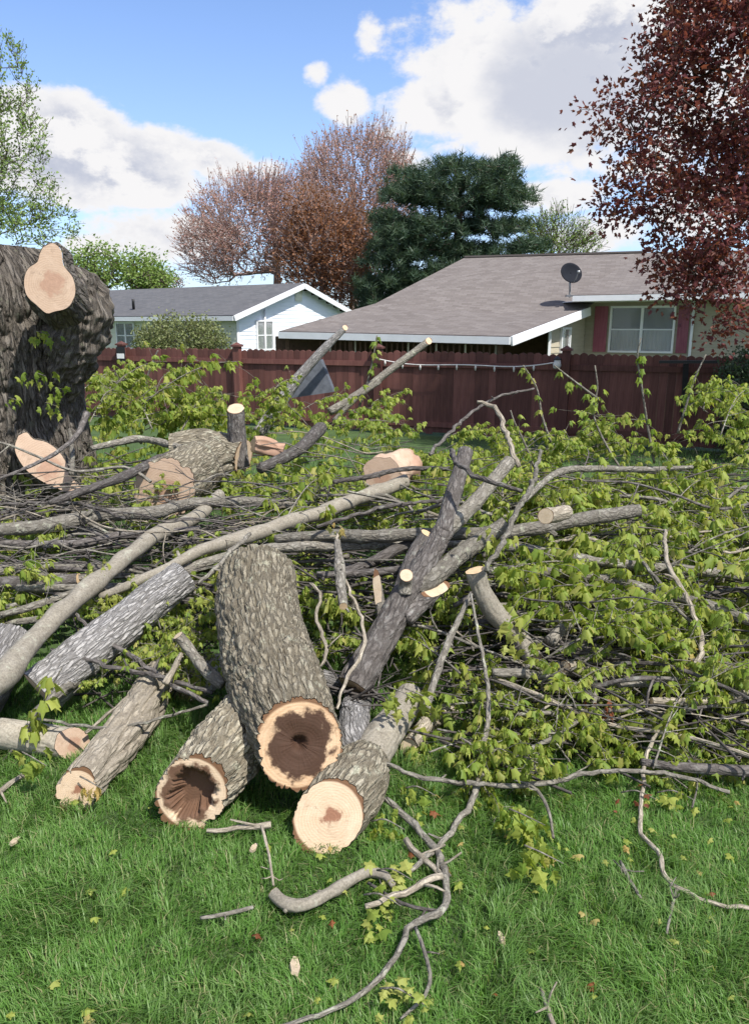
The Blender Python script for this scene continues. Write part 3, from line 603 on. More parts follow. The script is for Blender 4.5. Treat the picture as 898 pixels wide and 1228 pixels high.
# ------------------------------------------------------------------ trees
def in_ellipsoids(ells, n, rs, shell=.35):
    tot = np.array([e[2] * e[3] * e[5] for e in ells], float); tot /= tot.sum(); out = []
    for e, k in zip(ells, np.maximum(1, (tot * n).astype(int))):
        px, py, rx, ry, Y, dp = e; c = at(px, py, Y); s = pxm(c)
        d = rs.normal(size=(k, 3)); d /= np.linalg.norm(d, axis=1)[:, None]; r = rs.uniform(shell, 1, k) ** .6
        out.append(c + d * r[:, None] * np.array([rx * s, dp, ry * s]))
    return np.vstack(out)
def thin_out(P, freq, thr, seed):
    rs = np.random.RandomState(seed); k = rs.normal(size=(6, 3)) * freq; ph = rs.rand(6) * 6.28
    f = np.sin(P @ k.T + ph).sum(1) / 6; return P[f > thr]
def grow(trunk, targets, rs, up=.5, step=.35, wander=.08, sag=.06):
    pos = [np.asarray(p, float) for p in trunk]; par = [-1] + list(range(len(trunk) - 1)); A = np.array(pos); nA = len(A)
    buf = np.zeros((len(A) + len(targets) * 12, 3)); buf[:nA] = A; ctr = A[-1]
    for t_ in targets[np.argsort(np.linalg.norm(targets - trunk[len(trunk) // 2], axis=1))]:
        d = t_ - buf[:nA]; L = np.linalg.norm(d, axis=1) + 1e-6; cost = L * (1 + up * np.maximum(0, -d[:, 2] / L)); i = int(np.argmin(cost))
        k = min(10, max(1, int(L[i] / step))); a = buf[i].copy(); b_ = i
        for j in range(1, k + 1):
            q = a + (t_ - a) * j / k
            if j < k: q = q + rs.normal(size=3) * wander * L[i] / k + np.array([0, 0, -sag * L[i] * math.sin(j / k * math.pi)])
            buf[nA] = q; par.append(b_); b_ = nA; nA += 1
    return buf[:nA], np.array(par)
def pipe(par, ntrunk, rtip, rbase, ex_=.5):
    w = np.zeros(len(par)); ch = np.zeros(len(par), int)
    for i in range(len(par) - 1, 0, -1):
        if w[i] == 0: w[i] = 1
        w[par[i]] += w[i]
    r = rtip * np.maximum(w, 1) ** ex_; return np.minimum(r, rbase)
def limbs(pos, par, rad, skip, seg=5):
    i = np.arange(len(pos)); i = i[(i >= skip) & (par >= 0)]; a = pos[par[i]]; b_ = pos[i]; ra = np.minimum(rad[par[i]], rad[i] * 1.6); rb = rad[i]
    t_ = b_ - a; t_ /= np.linalg.norm(t_, axis=1)[:, None] + 1e-9; u = np.cross(t_, [.31, .2, .93]); u /= np.linalg.norm(u, axis=1)[:, None] + 1e-9; v = np.cross(t_, u)
    th = np.arange(seg) / seg * 6.283; ring = np.cos(th)[None, :, None] * u[:, None] + np.sin(th)[None, :, None] * v[:, None]
    V = np.concatenate([a[:, None] + ring * ra[:, None, None], b_[:, None] + ring * rb[:, None, None]], 1).reshape(-1, 3)
    j = np.arange(seg); q = np.stack([j, (j + 1) % seg, (j + 1) % seg + seg, j + seg], -1); Fc = (q[None] + (np.arange(len(i)) * 2 * seg)[:, None, None]).reshape(-1, 4)
    return V, Fc
def tree(name, label, trunk_px, Y, tr, ells, n, seed, leafm, leaf, per, lsize, lrad, rtip=.012, thin=(1.2, -.35), barkm='bark_tree', cat='tree', group=None, dirs=None, pex=.5, up=.5, shell=.35, base_z=0, wander=.08, spray=0):
    rs = np.random.RandomState(seed); tp = [at(px, py, Y) for px, py in trunk_px]; tp = np.array(tp); tp[0, 2] = base_z
    P, R = catmull(tp, np.linspace(tr, tr * .45, len(tp)), .5)
    T = in_ellipsoids(ells, n, rs, shell); T = thin_out(T, thin[0], thin[1], seed) if thin else T; T = T[T[:, 2] > base_z + .15]
    root = empty(name, P[0], label, cat, group)
    pos, par = grow(P, T, rs, up, wander=wander, sag=.0 if up > 1 else .05); rad = pipe(par, len(P), rtip, tr * .7, pex)
    mb = MB(); tube(mb, P, R, 10, .15, seed=seed); mb.obj('trunk', barkm, root, P[0])
    V, Fc = limbs(pos, par, rad, len(P))
    if spray:                                                    # fine straight twigs feathering out of the crown, buds along them
        cen = T.mean(0); A = np.repeat(T, 2, 0); d = (A - cen) / (np.linalg.norm(A - cen, axis=1)[:, None] + .1) * .7 + np.array([0, 0, .75]) + rs.normal(size=A.shape) * .35; d /= np.linalg.norm(d, axis=1)[:, None]
        B = A + d * (spray * rs.uniform(.5, 1.2, len(A)))[:, None]; V2, F2 = limbs(np.vstack([A, B]), np.concatenate([np.full(len(A), -1), np.arange(len(A))]), np.full(2 * len(A), rtip * .8), len(A), 3)
        V2 = np.vstack([V2]); f4 = np.hstack([F2]); Fc = np.vstack([Fc, f4 + len(V)]); V = np.vstack([V, V2]); ts = rs.uniform(.15, 1.05, (len(A), 3)); T2 = (A[:, None] + (B - A)[:, None] * ts[..., None]).reshape(-1, 3)
    fast_obj('limbs', V, Fc, barkm, root, None, P[0])
    C = np.repeat(T, per, 0); off = rs.normal(size=C.shape) * lrad; C = C + off
    D = rs.normal(size=C.shape) * (1, 1, .6) + off / lrad * .6
    if dirs is not None: D = D + np.asarray(dirs)
    if spray: C = np.vstack([C, T2 + rs.normal(size=T2.shape) * .03]); D = np.vstack([D, rs.normal(size=T2.shape) + (0, 0, .6)])
    tm, tf = leaf; V, Fc, val = scatter(tm, tf, C, D, lsize * rs.uniform(.6, 1.3, len(C)), rs.uniform(-3, 3, len(C)), rs)
    tag(fast_obj('crown', V, Fc, leafm, root, val, P[0]), kind='stuff'); return root
L2 = (LEAF2_V, LEAF2_F); TRI = (np.array([(0, -.08, 0), (1, 0, -.05), (0, .08, 0.)]), np.array([(0, 1, 2)]))
DROP = (np.array([(0, 0, 0), (.5, .3, 0), (1, 0, -.1), (.5, -.3, 0.)]), np.array([(0, 1, 2, 3)]))
ML = (LEAF_V, LEAF_F)
# copper maple leaning in from the right
tree('copper_maple', 'copper red maple hanging over the fence and the beige house', [(985, 560), (975, 440), (960, 330), (940, 200), (930, 60)], 12.3, .16,
     [(880, 110, 105, 130, 12.3, 2.0), (800, 145, 55, 60, 12.1, 1.2), (775, 215, 50, 55, 12.0, 1.0), (850, 270, 75, 70, 11.8, 1.4), (835, 330, 65, 42, 11.6, 1.1), (880, 375, 32, 45, 11.4, .8), (850, 30, 80, 60, 12.2, 1.2),
      (760, 190, 36, 30, 12.0, .7), (722, 134, 48, 10, 12.1, .3), (728, 245, 26, 28, 12.0, .5), (745, 160, 40, 22, 12.0, .6), (765, 110, 40, 25, 12.0, .6), (800, 60, 40, 30, 12.0, .8), (1020, 150, 120, 170, 12.6, 2.2), (1010, 320, 90, 70, 12.2, 1.4), (900, -90, 130, 90, 12.5, 1.8)],
     3600, 11, 'leaf_maroon', ML, 13, .09, .12, rtip=.0035, thin=(2.2, -.3), pex=.44, shell=.2)
# background trees
tree('budding_maple', 'bare spreading maple with pinkish buds behind the white house', [(335, 420), (333, 345), (330, 290), (322, 250)], 44, .28,
     [(300, 275, 72, 55, 44, 3.0), (255, 300, 40, 42, 44, 2.4), (345, 255, 40, 45, 44, 2.2), (310, 235, 35, 22, 44, 2.0)], 1500, 21, 'bud_pink', DROP, 4, .12, .25, spray=1.0, barkm='bark_twiggy', rtip=.014, thin=(.5, -.6), pex=.36, wander=.05, up=2.0)
tree('budding_maple', 'tall airy maple with pinkish buds rising left of the pine', [(425, 420), (424, 340), (422, 270), (424, 215)], 48, .34,
     [(425, 235, 65, 70, 48, 3.4), (450, 195, 40, 38, 48, 2.2), (395, 205, 35, 28, 48, 2.0), (470, 245, 28, 55, 48, 2.2), (420, 300, 55, 50, 48, 2.6)], 1900, 22, 'bud_pink', DROP, 4, .13, .25, spray=1.1, barkm='bark_twiggy', rtip=.014, thin=(.5, -.6), pex=.36, wander=.05, up=2.0)
tree('russet_maple', 'dense russet leaved maple in front of the tall airy one', [(385, 430), (387, 360), (388, 310), (390, 270)], 41, .24,
     [(392, 295, 48, 55, 41, 2.2), (365, 320, 32, 40, 41, 1.8), (415, 330, 32, 42, 41, 1.8), (372, 250, 30, 22, 41, 1.4), (425, 280, 25, 30, 41, 1.4)], 900, 23, 'bud_orange', DROP, 12, .15, .34, spray=.7, barkm='bark_twiggy', rtip=.016, thin=(.7, -.55), pex=.42)
tree('pale_tree', 'thin pale budding tree showing just above the brown roof', [(672, 420), (672, 340), (670, 300)], 55, .2,
     [(668, 285, 34, 24, 55, 2.0), (690, 298, 28, 14, 55, 1.8), (650, 295, 22, 20, 55, 1.8)], 420, 24, 'leaf_pale', DROP, 3, .15, .35, spray=1.2, rtip=.014, thin=None, pex=.40)
tree('spring_tree', 'tall fresh green tree at the left edge behind the stump', [(-60, 420), (-50, 300), (-40, 180), (-35, 90)], 24, .2,
     [(10, 100, 30, 46, 24, 1.3), (15, 170, 36, 45, 24, 1.4), (25, 235, 42, 40, 24, 1.5), (45, 270, 52, 32, 24, 1.5), (-60, 160, 70, 130, 24, 2.2)], 1700, 25, 'leaf_pale', L2, 5, .09, .14, spray=.4, rtip=.006, thin=(1.4, -.2), pex=.42, dirs=(.3, 0, .5))
for (bx_, tops, sd, lb) in ((125, [(122, 320, 32, 26), (105, 330, 22, 30)], 26, 'pale green tree behind the white house roof, nearest the stump'), (172, [(170, 328, 22, 22), (188, 335, 16, 14)], 27, 'small pale green tree right behind the white house roof')):
    tree('spring_tree', lb, [(bx_, 420), (bx_, 360), (bx_, 325)], 50, .2, [(x, y, a, c, 50, 1.8) for x, y, a, c in tops], 420, sd, 'leaf_pale', DROP, 9, .2, .32, rtip=.02, thin=None)
tree('bare_tree', 'faint bare twiggy tree low on the skyline beside the white house', [(205, 420), (204, 370), (204, 345)], 60, .15, [(203, 338, 20, 14, 60, 1.6)], 260, 28, 'bud_pink', DROP, 2, .14, .3, rtip=.018, thin=None, pex=.4)
# pine: trunk, whorled limbs, needle tufts in flat sprays
rs = np.random.RandomState(31); Yp = 38.0; tp = np.array([at(545, py, Yp) for py in (430, 360, 300, 250, 205)]); tp[0, 2] = 0; tp[2:, 0] += [.1, .25, .2]
P, R = catmull(tp, [.3, .27, .2, .13, .05], .5); root = empty('pine_tree', P[0], 'broad dark green pine behind the brown roof', 'tree')
mb = MB(); tube(mb, P, R, 10, .1); mb.obj('trunk', 'bark_tree', root, P[0]); s = pxm(at(545, 300, Yp))
plates = [(510, 212, 45, 9), (585, 205, 42, 11), (600, 232, 32, 12), (545, 222, 50, 10), (500, 240, 42, 13), (560, 245, 45, 12), (478, 232, 22, 9), (600, 222, 30, 14), (615, 248, 18, 8), (520, 270, 60, 13), (480, 280, 40, 14), (580, 275, 40, 12), (470, 310, 36, 15), (520, 300, 55, 14),
          (575, 305, 50, 12), (620, 296, 26, 7), (460, 345, 32, 20), (500, 335, 45, 18), (545, 330, 50, 16), (640, 300, 22, 6), (628, 238, 16, 7), (625, 270, 20, 7), (465, 262, 22, 9), (455, 295, 20, 9), (600, 325, 40, 12), (490, 362, 50, 14), (445, 365, 20, 12), (550, 195, 18, 7), (530, 198, 14, 6), (605, 198, 14, 8)]
T = []
for (px, py, a, c) in plates:
    for dd in (-1.6, 0, 1.6):
        k = int(a * c * .075 * (1 if dd == 0 else .6)); ce = at(px + rs.uniform(-6, 6), py + rs.uniform(-4, 4), Yp + dd); d = rs.normal(size=(k, 3)); d /= np.linalg.norm(d, axis=1)[:, None]
        T.append(ce + d * (rs.uniform(.15, 1, k) ** .5)[:, None] * np.array([a * s, .9, c * s * .9]))
T = np.vstack(T); pos, par = grow(P, T, rs, -.3, .5); V, Fc = limbs(pos, par, pipe(par, len(P), .012, .14, .42), len(P)); fast_obj('limbs', V, Fc, 'bark_tree', root, None, P[0])
C = np.repeat(T, 46, 0); D = rs.normal(size=C.shape) * (1, 1, .7) + (0, 0, .75); C = C + rs.normal(size=C.shape) * .10
NEED = (np.array([(0, -.07, 0), (1, 0, 0), (0, .07, 0.)]), np.array([(0, 1, 2)]))
V, Fc, val = scatter(NEED[0], NEED[1], C, D, .32 * rs.uniform(.6, 1.3, len(C)), rs.uniform(-3, 3, len(C)), rs); val = np.repeat(np.repeat(rs.rand(len(T)), 46), 3) * .8 + val * .2
tag(fast_obj('crown', V, Fc, 'needle_green', root, val, P[0]), kind='stuff')
# shrubs
def shrub(name, label, ells, seed, leafm, n, per, lsize, lrad, Y, stem_px, leaf=L2, rtip=.006):
    rs = np.random.RandomState(seed); base = at(stem_px, 500, Y); base[2] = 0; root = empty(name, base, label, 'shrub')
    T = in_ellipsoids(ells, n, rs, .3); T = T[T[:, 2] > .15]; P = np.array([base, base + [0, 0, .2], base + [.02, 0, .45]])
    pos, par = grow(P, T, rs, .3, .25); V, Fc = limbs(pos, par, pipe(par, 3, rtip, .06, .4), 1); fast_obj('stems', V, Fc, 'bark_tree', root, None, base)
    C = np.repeat(T, per, 0); off = rs.normal(size=C.shape) * lrad; V, Fc, val = scatter(leaf[0], leaf[1], C + off, rs.normal(size=C.shape) + (0, 0, .9), lsize * rs.uniform(.6, 1.3, len(C)), rs.uniform(-3, 3, len(C)), rs)
    tag(fast_obj('foliage', V, Fc, leafm, root, val, base), kind='stuff')
shrub('rounded_shrub', 'rounded olive green shrub between the fence and white house', [(220, 410, 56, 32, 27, 1.3), (185, 412, 24, 24, 27, 1.0), (250, 408, 26, 24, 27, 1.0), (220, 440, 60, 60, 27, 1.3)], 41, 'leaf_shrub', 1500, 10, .09, .12, 27, 220)
shrub('dark_shrub', 'dense dark green shrub at the right end of the fence', [(905, 465, 45, 48, 12.6, .6), (885, 455, 24, 30, 12.5, .4), (930, 510, 70, 60, 12.6, .7), (900, 530, 40, 50, 12.5, .5)], 42, 'leaf_dark_shrub', 1300, 12, .055, .07, 12.6, 915)

# ------------------------------------------------------------------ stump of the felled tree
Ys = 8.6; rs = np.random.RandomState(5); sb_ = at(5, 600, Ys); sb_[2] = 0; sm_ = pxm(at(5, 480, Ys))
root = empty('tree_stump', sb_, 'tall furrowed grey maple stump with sawn limb scars at the left edge', 'stump')
lev = [(0.0, 145, 0), (.25, 122, 0), (.6, 112, 1), (1.1, 106, 0), (1.6, 106, 0), (2.0, 110, 2), (2.4, 112, 0), (2.6, 104, 0), (2.8, 92, 0), (2.92, 80, 0), (2.98, 70, 0)]
zt_ = np.array([l[0] for l in lev]); zf = np.linspace(0, 2.98, 330); rf_ = np.interp(zf, zt_, [l[1] * sm_ for l in lev]); cf = np.zeros_like(zf)
P = np.stack([sb_[0] + cf, np.full_like(zf, sb_[1]), zf], -1); kern = np.ones(15) / 15; rf_ = np.convolve(np.pad(rf_, 7, 'edge'), kern, 'valid')
def stump_bark(TH, S):
    u = TH / (2 * math.pi); w = (vnoise2(u * 12, S * 2, 1, 12) - .5) * 1.6
    a = 1 - np.abs(2 * vnoise2(np.mod(u * 84 + w * 1.5, 84), S * 2.6 + w, 2, 84) - 1); b_ = 1 - np.abs(2 * vnoise2(np.mod(u * 170 + w * 2, 170), S * 7, 3, 170) - 1)
    lump = (vnoise2(u * 7, S * .8, 4, 7) - .5) * .14 + (vnoise2(u * 20, S * .9, 6, 20) - .5) * .06
    knob = np.clip(vnoise2(u * 20, S * 9, 8, 20) - .45, 0, 1) * .10 * np.clip((S - 1.9) * 3, 0, 1)
    return lump * .6 - .055 * a ** 3 - .035 * b_ ** 2.5 + knob * .3
mb = MB(); tube(mb, P, rf_, 600, barkfn=stump_bark, cap0=False); mb.obj('bark', 'bark_stump', root, sb_)
def knob_bark(TH, S):
    u = TH / (2 * math.pi); return (vnoise2(u * 18, S * 12, 21, 18) - .5) * .09 + (vnoise2(u * 40, S * 30, 22, 40) - .5) * .05
Pk, Rk = catmull(np.array([at(62, 470, 8.4), at(78, 435, 8.35), at(92, 400, 8.3), at(96, 370, 8.3), at(86, 342, 8.3), at(78, 325, 8.3)]), np.array([22, 29, 34, 34, 27, 15]) * sm_, .012)
mb = MB(); tube(mb, Pk, Rk, 140, barkfn=knob_bark); mb.obj('burl', 'bark_stump', root, sb_)
def scar(outline, Yc, n, matn, depth=.45, nm='sawn_scar', lab=None):
    """a sawn face with its collar of bark running back into the trunk"""
    px = np.array(outline, float); c0 = px.mean(0); C = at(c0[0], c0[1], Yc); n = nrm(np.array(n, float)); ring = []
    Q, _ = catmull(np.vstack([np.c_[px, np.zeros(len(px))], [*px[0], 0]]), np.ones(len(px) + 1), 3.0); Q = Q[:-1]
    for q in Q: d = ray(q[0], q[1]); o_ = np.array([0, 0, CAMZ]); t_ = ((C - o_) @ n) / (d @ n); ring.append(o_ + d * t_)
    ring = np.array(ring); mb = MB(); k = len(ring); c = ring.mean(0); e = ring - c
    jag = 1 + .03 * np.random.RandomState(k).normal(size=(k, 1))
    V = np.vstack([ring + n * 0, c + e * 1.06 * jag - n * .03, c + e * 1.12 * jag - n * depth * .5, c + e * 1.25 - n * depth]); f = []
    for i in range(3):
        for j in range(k): f.append((i * k + j, (i + 1) * k + j, (i + 1) * k + (j + 1) % k, i * k + (j + 1) % k))
    th = np.cumsum(np.linalg.norm(np.roll(ring, -1, 0) - ring, axis=1)); mb.add(V, f, np.concatenate([np.stack([th, np.full(k, i * .2)], -1) for i in range(4)]))
    b_ = mb.obj('limb_collar', 'bark_stump', root, sb_); cut_disc(ring, n, b_, sb_, matn, nm, rings=8)
scar([(52, 296), (64, 291), (74, 300), (77, 318), (88, 333), (91, 352), (82, 369), (66, 374), (56, 376), (44, 366), (32, 354), (29, 336), (34, 322), (45, 314), (48, 304)], 7.35, (.22, -1, .18), 'cut_wood_stump')
scar([(22, 522), (32, 518), (40, 526), (56, 530), (70, 540), (80, 555), (86, 572), (101, 589), (92, 594), (74, 588), (52, 578), (32, 564), (20, 546), (18, 534)], 7.45, (.25, -1, .42), 'cut_wood_stump', .4)

# ------------------------------------------------------------------ logs and limbs of the brush pile
def furrow(scale=1.0, amp=.012, cells=26, seed=0):
    def fn(TH, S):
        u = TH / (2 * math.pi); w = (vnoise2(u * 8, S * 5 / scale, seed + 1, 8) - .5) * 2.4
        a = 1 - np.abs(2 * vnoise2(np.mod(u * cells + w, cells), S * 9 / scale + w * .6, seed + 2, cells) - 1)
        b_ = 1 - np.abs(2 * vnoise2(np.mod(u * cells * 2 + w, cells * 2), S * 26 / scale, seed + 3, cells * 2) - 1)
        l = (vnoise2(u * 4, S * 3, seed + 4, 4) - .5)
        return amp * (1.6 * l - 1.8 * a ** 4 - 1.0 * b_ ** 3 + .6)
    return fn
def path(pts):
    """(px, py, r_px, z) -> points and radii in metres; z None lies on the heap"""
    P, R = [], []
    for p in pts:
        q = atz(p[0], p[1], max(p[3], .06)) if len(p) > 3 and p[3] is not None else surf(p[0], p[1])
        P.append(q); R.append(p[2] * pxm(q))
    return np.array(P), np.array(R)
def pathY(pts):
    P = np.array([at(p[0], p[1], p[3]) for p in pts]); return P, np.array([p[2] * pxm(q) for p, q in zip(pts, P)])
TOCAM = lambda p: nrm(np.array([0, 0, CAMZ]) - p)
def log(name, label, PR, matn='bark_old', ends=(None, 'cut_wood'), step=.02, seg=96, amp=.012, cells=26, fscale=1.0, seed=0, face=(.0, .5), cat='log', group=None, hollow=(None, None), knob=.05, root=None, origin=None, nadd=(None, None), partname='bark', jit=0):
    P, R = catmull(PR[0], PR[1], step)
    if jit:
        q = np.random.RandomState(seed); s = np.concatenate([[0], np.cumsum(np.linalg.norm(np.diff(P, axis=0), axis=1))]); kn = np.arange(0, s[-1] + .3, .16)
        J = np.stack([np.interp(s, kn, q.normal(size=len(kn))) for _ in range(3)], -1); J[0] = J[-1] = 0; P = P + J * R[:, None] * jit; R = R * (1 + .04 * np.interp(s, kn, q.normal(size=len(kn))))
    org = P[0].copy() if origin is None else origin
    org = np.array([org[0], org[1], 0.0]) if origin is None else origin
    if root is None: root = empty(name, org, label, cat, group)
    t0, t1 = nrm(P[0] - P[1]), nrm(P[-1] - P[-2])
    n0 = nrm(t0 * (1 - face[0]) + TOCAM(P[0]) * face[0]) if nadd[0] is None else nrm(np.array(nadd[0], float)); n1 = nrm(t1 * (1 - face[1]) + TOCAM(P[-1]) * face[1]) if nadd[1] is None else nrm(np.array(nadd[1], float))
    mb = MB(); r0, r1 = tube(mb, P, R, seg, knob, furrow(fscale, amp, cells, seed) if amp else None, -n0, n1, cap0=ends[0] is None, cap1=ends[1] is None, seed=seed)
    if jit:                                                          # knots and snapped side shoots
        q = np.random.RandomState(seed + 7)
        for _ in range(q.randint(3, 7)):
            j = q.randint(1, len(P) - 1); d = nrm(q.normal(size=3)); tt = nrm(P[min(j + 1, len(P) - 1)] - P[j - 1]); d = nrm(d - tt * (d @ tt) + tt * .5); r_k = R[j] * q.uniform(.25, .5); L = R[j] * q.uniform(1.05, 2.2)
            tube(mb, np.array([P[j], P[j] + d * L * .6, P[j] + d * L]), [r_k * 1.5, r_k, r_k * .8], 9, .2, seed=seed)
    b_ = mb.obj(partname, matn, root, org)
    if ends[0]: cut_disc(r0[::-1], n0, root, org, ends[0], hollow=hollow[0], rings=10 if hollow[0] else 5)
    if ends[1]: cut_disc(r1, n1, root, org, ends[1], hollow=hollow[1], rings=14 if hollow[1] else 5)
    return root, org

# big forked trunk section, both lower faces hollow
hol_a = lambda r, th: .010 * np.clip((.55 + .06 * np.sin(3 * th + 1) - r) * 4, 0, 1) + .05 * np.clip((.20 + .015 * np.sin(3 * th) - r) * 7, 0, 1)
hol_b = lambda r, th: .075 * np.clip((.66 + .06 * np.sin(3 * th + 2) + .05 * np.sin(8 * th) - r) * 4, 0, 1) ** .8
r_, o_ = log('forked_log', 'largest log, a forked maple trunk section with two hollow dark hearted ends', pathY([(307, 692, 45, 4.35), (311, 740, 50, 4.0), (322, 795, 55, 3.65), (338, 845, 56, 3.35), (358, 893, 53, 3.08)]),
    ends=('cut_wood', 'cut_wood_dark'), step=.008, seg=200, amp=.012, cells=44, fscale=.8, seed=10, face=(0, .62), hollow=(None, hol_a), knob=.04)
log(None, None, pathY([(330, 830, 26, 3.55), (302, 862, 40, 3.42), (266, 905, 45, 3.22), (230, 951, 40, 3.02)]), ends=(None, 'cut_wood_rot'), step=.008, seg=170, amp=.012, cells=36, fscale=.8, seed=14, face=(0, .55), hollow=(None, hol_b), root=r_, origin=o_, partname='fork_bark', knob=.05)
# front log that forks into two limbs
r_, o_ = log('forked_log', 'front log with a clean round face and small brown heart, forking behind', pathY([(440, 908, 25, 3.34), (433, 922, 34, 3.25), (417, 950, 41, 3.07), (394, 980, 40, 2.90)]), matn='bark_old', ends=(None, 'cut_wood_heart'), step=.008, seg=150, amp=.006, cells=26, seed=20, face=(0, .72))
log(None, None, pathY([(437, 915, 22, 3.3), (424, 880, 21, 3.5), (426, 852, 19, 3.75), (430, 838, 17, 3.9)]), 'bark_log_grey', (None, None), .012, 80, .003, 22, seed=23, root=r_, origin=o_, partname='limb_bark')
log(None, None, pathY([(440, 915, 24, 3.3), (458, 885, 22, 3.45), (478, 858, 19, 3.65), (492, 835, 17, 3.85)]), 'bark_pole', (None, 'cut_wood'), .012, 80, .003, 22, seed=24, root=r_, origin=o_, partname='limb_bark', face=(0, 0))
# the rest
log('split_log', 'pale barked log with torn ends lying on the grass at left', pathY([(192, 812, 21, 4.15), (165, 858, 25, 3.75), (130, 905, 27, 3.42), (92, 948, 26, 3.15)]), 'bark_pale', ('torn_wood', 'cut_wood_heart'), .012, 110, .012, 12, 2.5, seed=30, face=(0, .45))
r_, o_ = log('log', 'short sawn log with a round pale face lying toward the left edge', pathY([(-60, 876, 17, 3.62), (10, 880, 17.5, 3.62), (50, 886, 18, 3.6), (88, 891, 18.5, 3.58)]), 'bark_pole', (None, 'cut_wood_stump'), .014, 80, .003, 24, seed=33, face=(0, .55))
log('log', 'thick weathered grey log slanting up behind the split pale log', pathY([(50, 830, 30, 3.95), (105, 783, 27, 4.15), (165, 735, 24.5, 4.4), (222, 691, 21, 4.62)]), 'bark_log_grey', ('cut_wood', 'cut_wood'), .014, 120, .008, 24, seed=36, face=(0, 0))
log('log', 'thick weathered grey log cropped by the left edge under the pole', pathY([(-70, 890, 34, 3.7), (-30, 835, 33, 4.0), (14, 770, 30, 4.45)]), 'bark_log_grey', ('cut_wood', 'cut_wood'), .014, 120, .008, 24, seed=38, face=(0, 0))
log('log', 'short pale block of wood wedged behind the forked trunk', pathY([(262, 800, 18, 4.5), (245, 815, 21, 4.35), (222, 832, 22, 4.2)]), 'bark_pale', ('cut_wood', 'torn_wood'), .015, 60, .006, 14, seed=40, face=(0, .3))
log('log', 'broken end grain log in the pile right of the stump', pathY([(255, 552, 28, 7.4), (228, 566, 32, 7.05), (198, 586, 36, 6.6)]), 'bark_old', ('cut_wood', 'cut_wood_stump'), .03, 100, .02, 16, 2, seed=42, face=(0, .6))
log('log', 'rough barked log lying behind the broken end grain log', pathY([(205, 540, 20, 7.7), (245, 538, 24, 7.75), (292, 548, 22, 7.6)]), 'bark_old', ('cut_wood', 'cut_wood'), .03, 90, .015, 18, 2, seed=44, face=(0, 0))
log('log', 'upright sawn stem standing in the pile below the fence', pathY([(286, 560, 13, 7.6), (284, 525, 11, 7.6), (283, 490, 10.5, 7.6)]), 'bark_dark', (None, 'cut_wood_fresh'), .03, 40, .006, 16, seed=46, nadd=(None, (0, -.55, 1)))
log('log', 'pale pink chunk of split trunk in the middle of the pile', pathY([(487, 560, 20, 7.3), (470, 566, 24, 7.05), (455, 574, 23, 6.8)]), 'cut_wood_stump', ('cut_wood_stump', 'cut_wood_stump'), .03, 30, .03, 6, 3, seed=48, face=(0, .6))
log('log', 'small bleached chunk of wood beside the pink one', pathY([(340, 540, 8, 7.4), (322, 535, 10, 7.4), (304, 533, 9, 7.4)]), 'cut_wood_stump', ('cut_wood_stump', 'torn_wood'), .03, 30, .03, 6, 3, seed=49, face=(0, .3))
log('log', 'short round billet resting on the long sawn branch', pathY([(678, 614, 9, 5.0), (666, 617, 9.5, 4.9), (654, 619, 9.5, 4.8)]), 'bark_pale', ('cut_wood', 'cut_wood_fresh'), .012, 40, .002, 16, seed=50, face=(0, .5))
log('log', 'white birch like stub lying deep in the right side of the pile', pathY([(722, 812, 9, 4.05), (705, 804, 10, 4.0), (676, 802, 9, 3.98)]), 'bark_pale', ('cut_wood', 'cut_wood_fresh'), .012, 50, .006, 10, seed=52, face=(0, .4))
log('log', 'short grey log lying across behind the front forked log', pathY([(386, 812, 10, 4.15), (412, 822, 11, 4.1), (436, 830, 10, 4.05)]), 'bark_log_grey', ('cut_wood', 'cut_wood_fresh'), .012, 50, .004, 14, seed=54, face=(0, .2))
log('log', 'twin cut stub with two pale faces right of the front log', pathY([(512, 866, 9, 3.75), (502, 880, 10, 3.68), (490, 896, 10, 3.58)]), 'bark_pale', ('cut_wood', 'cut_wood_fresh'), .01, 50, .002, 14, seed=56, face=(0, .6))
log('log', 'little pale stub tucked behind the twin cut stub', pathY([(545, 850, 8, 3.95), (530, 860, 9, 3.9), (512, 872, 9.5, 3.8)]), 'bark_pale', ('cut_wood', 'cut_wood_fresh'), .01, 50, .002, 14, seed=58, face=(0, .5))
log('log', 'thick olive grey limb lying low in the right of the pile', path([(640, 770, 8, .34), (703, 779, 11, .33), (743, 794, 11, .3), (789, 806, 9, .28), (838, 813, 7, .25)]), 'bark_smooth', ('cut_wood', 'cut_wood'), .02, 60, .003, 18, seed=60, face=(0, 0))

# tall dark limb in the middle with stubs and a fork
r_, o_ = log('dark_limb', 'dark branching limb standing diagonally in the middle with pale cut stubs', path([(424, 824, 21, .22), (440, 795, 20, .32), (464, 755, 18, .45), (487, 711, 16, .62), (512, 672, 14, .78), (536, 628, 12, .95)]), 'bark_dark', ('cut_wood', None), .012, 90, .005, 20, 1.4, seed=70, cat='branch')
def limb(pts, ends=(None, 'cut_wood_fresh'), matn='bark_dark', face=(0, .4), nm='side_limb', seed=0, nadd=(None, None)):
    log(None, None, path(pts), matn, ends, .015, 48, .002, 16, seed=seed, root=r_, origin=o_, partname=nm, face=face, nadd=nadd)
limb([(530, 640, 11, .90), (547, 581, 10, 1.15), (558, 542, 9, 1.32)], (None, 'cut_wood'), seed=71, face=(0, 0))
limb([(532, 638, 11, .90), (566, 606, 9, 1.03), (585, 584, 8.5, 1.12), (611, 553, 8, 1.26)], seed=72, matn='bark_smooth', face=(0, .1))
limb([(480, 722, 13, .58), (494, 672, 10, .76), (512, 640, 8, .90)], (None, 'torn_wood'), seed=73)
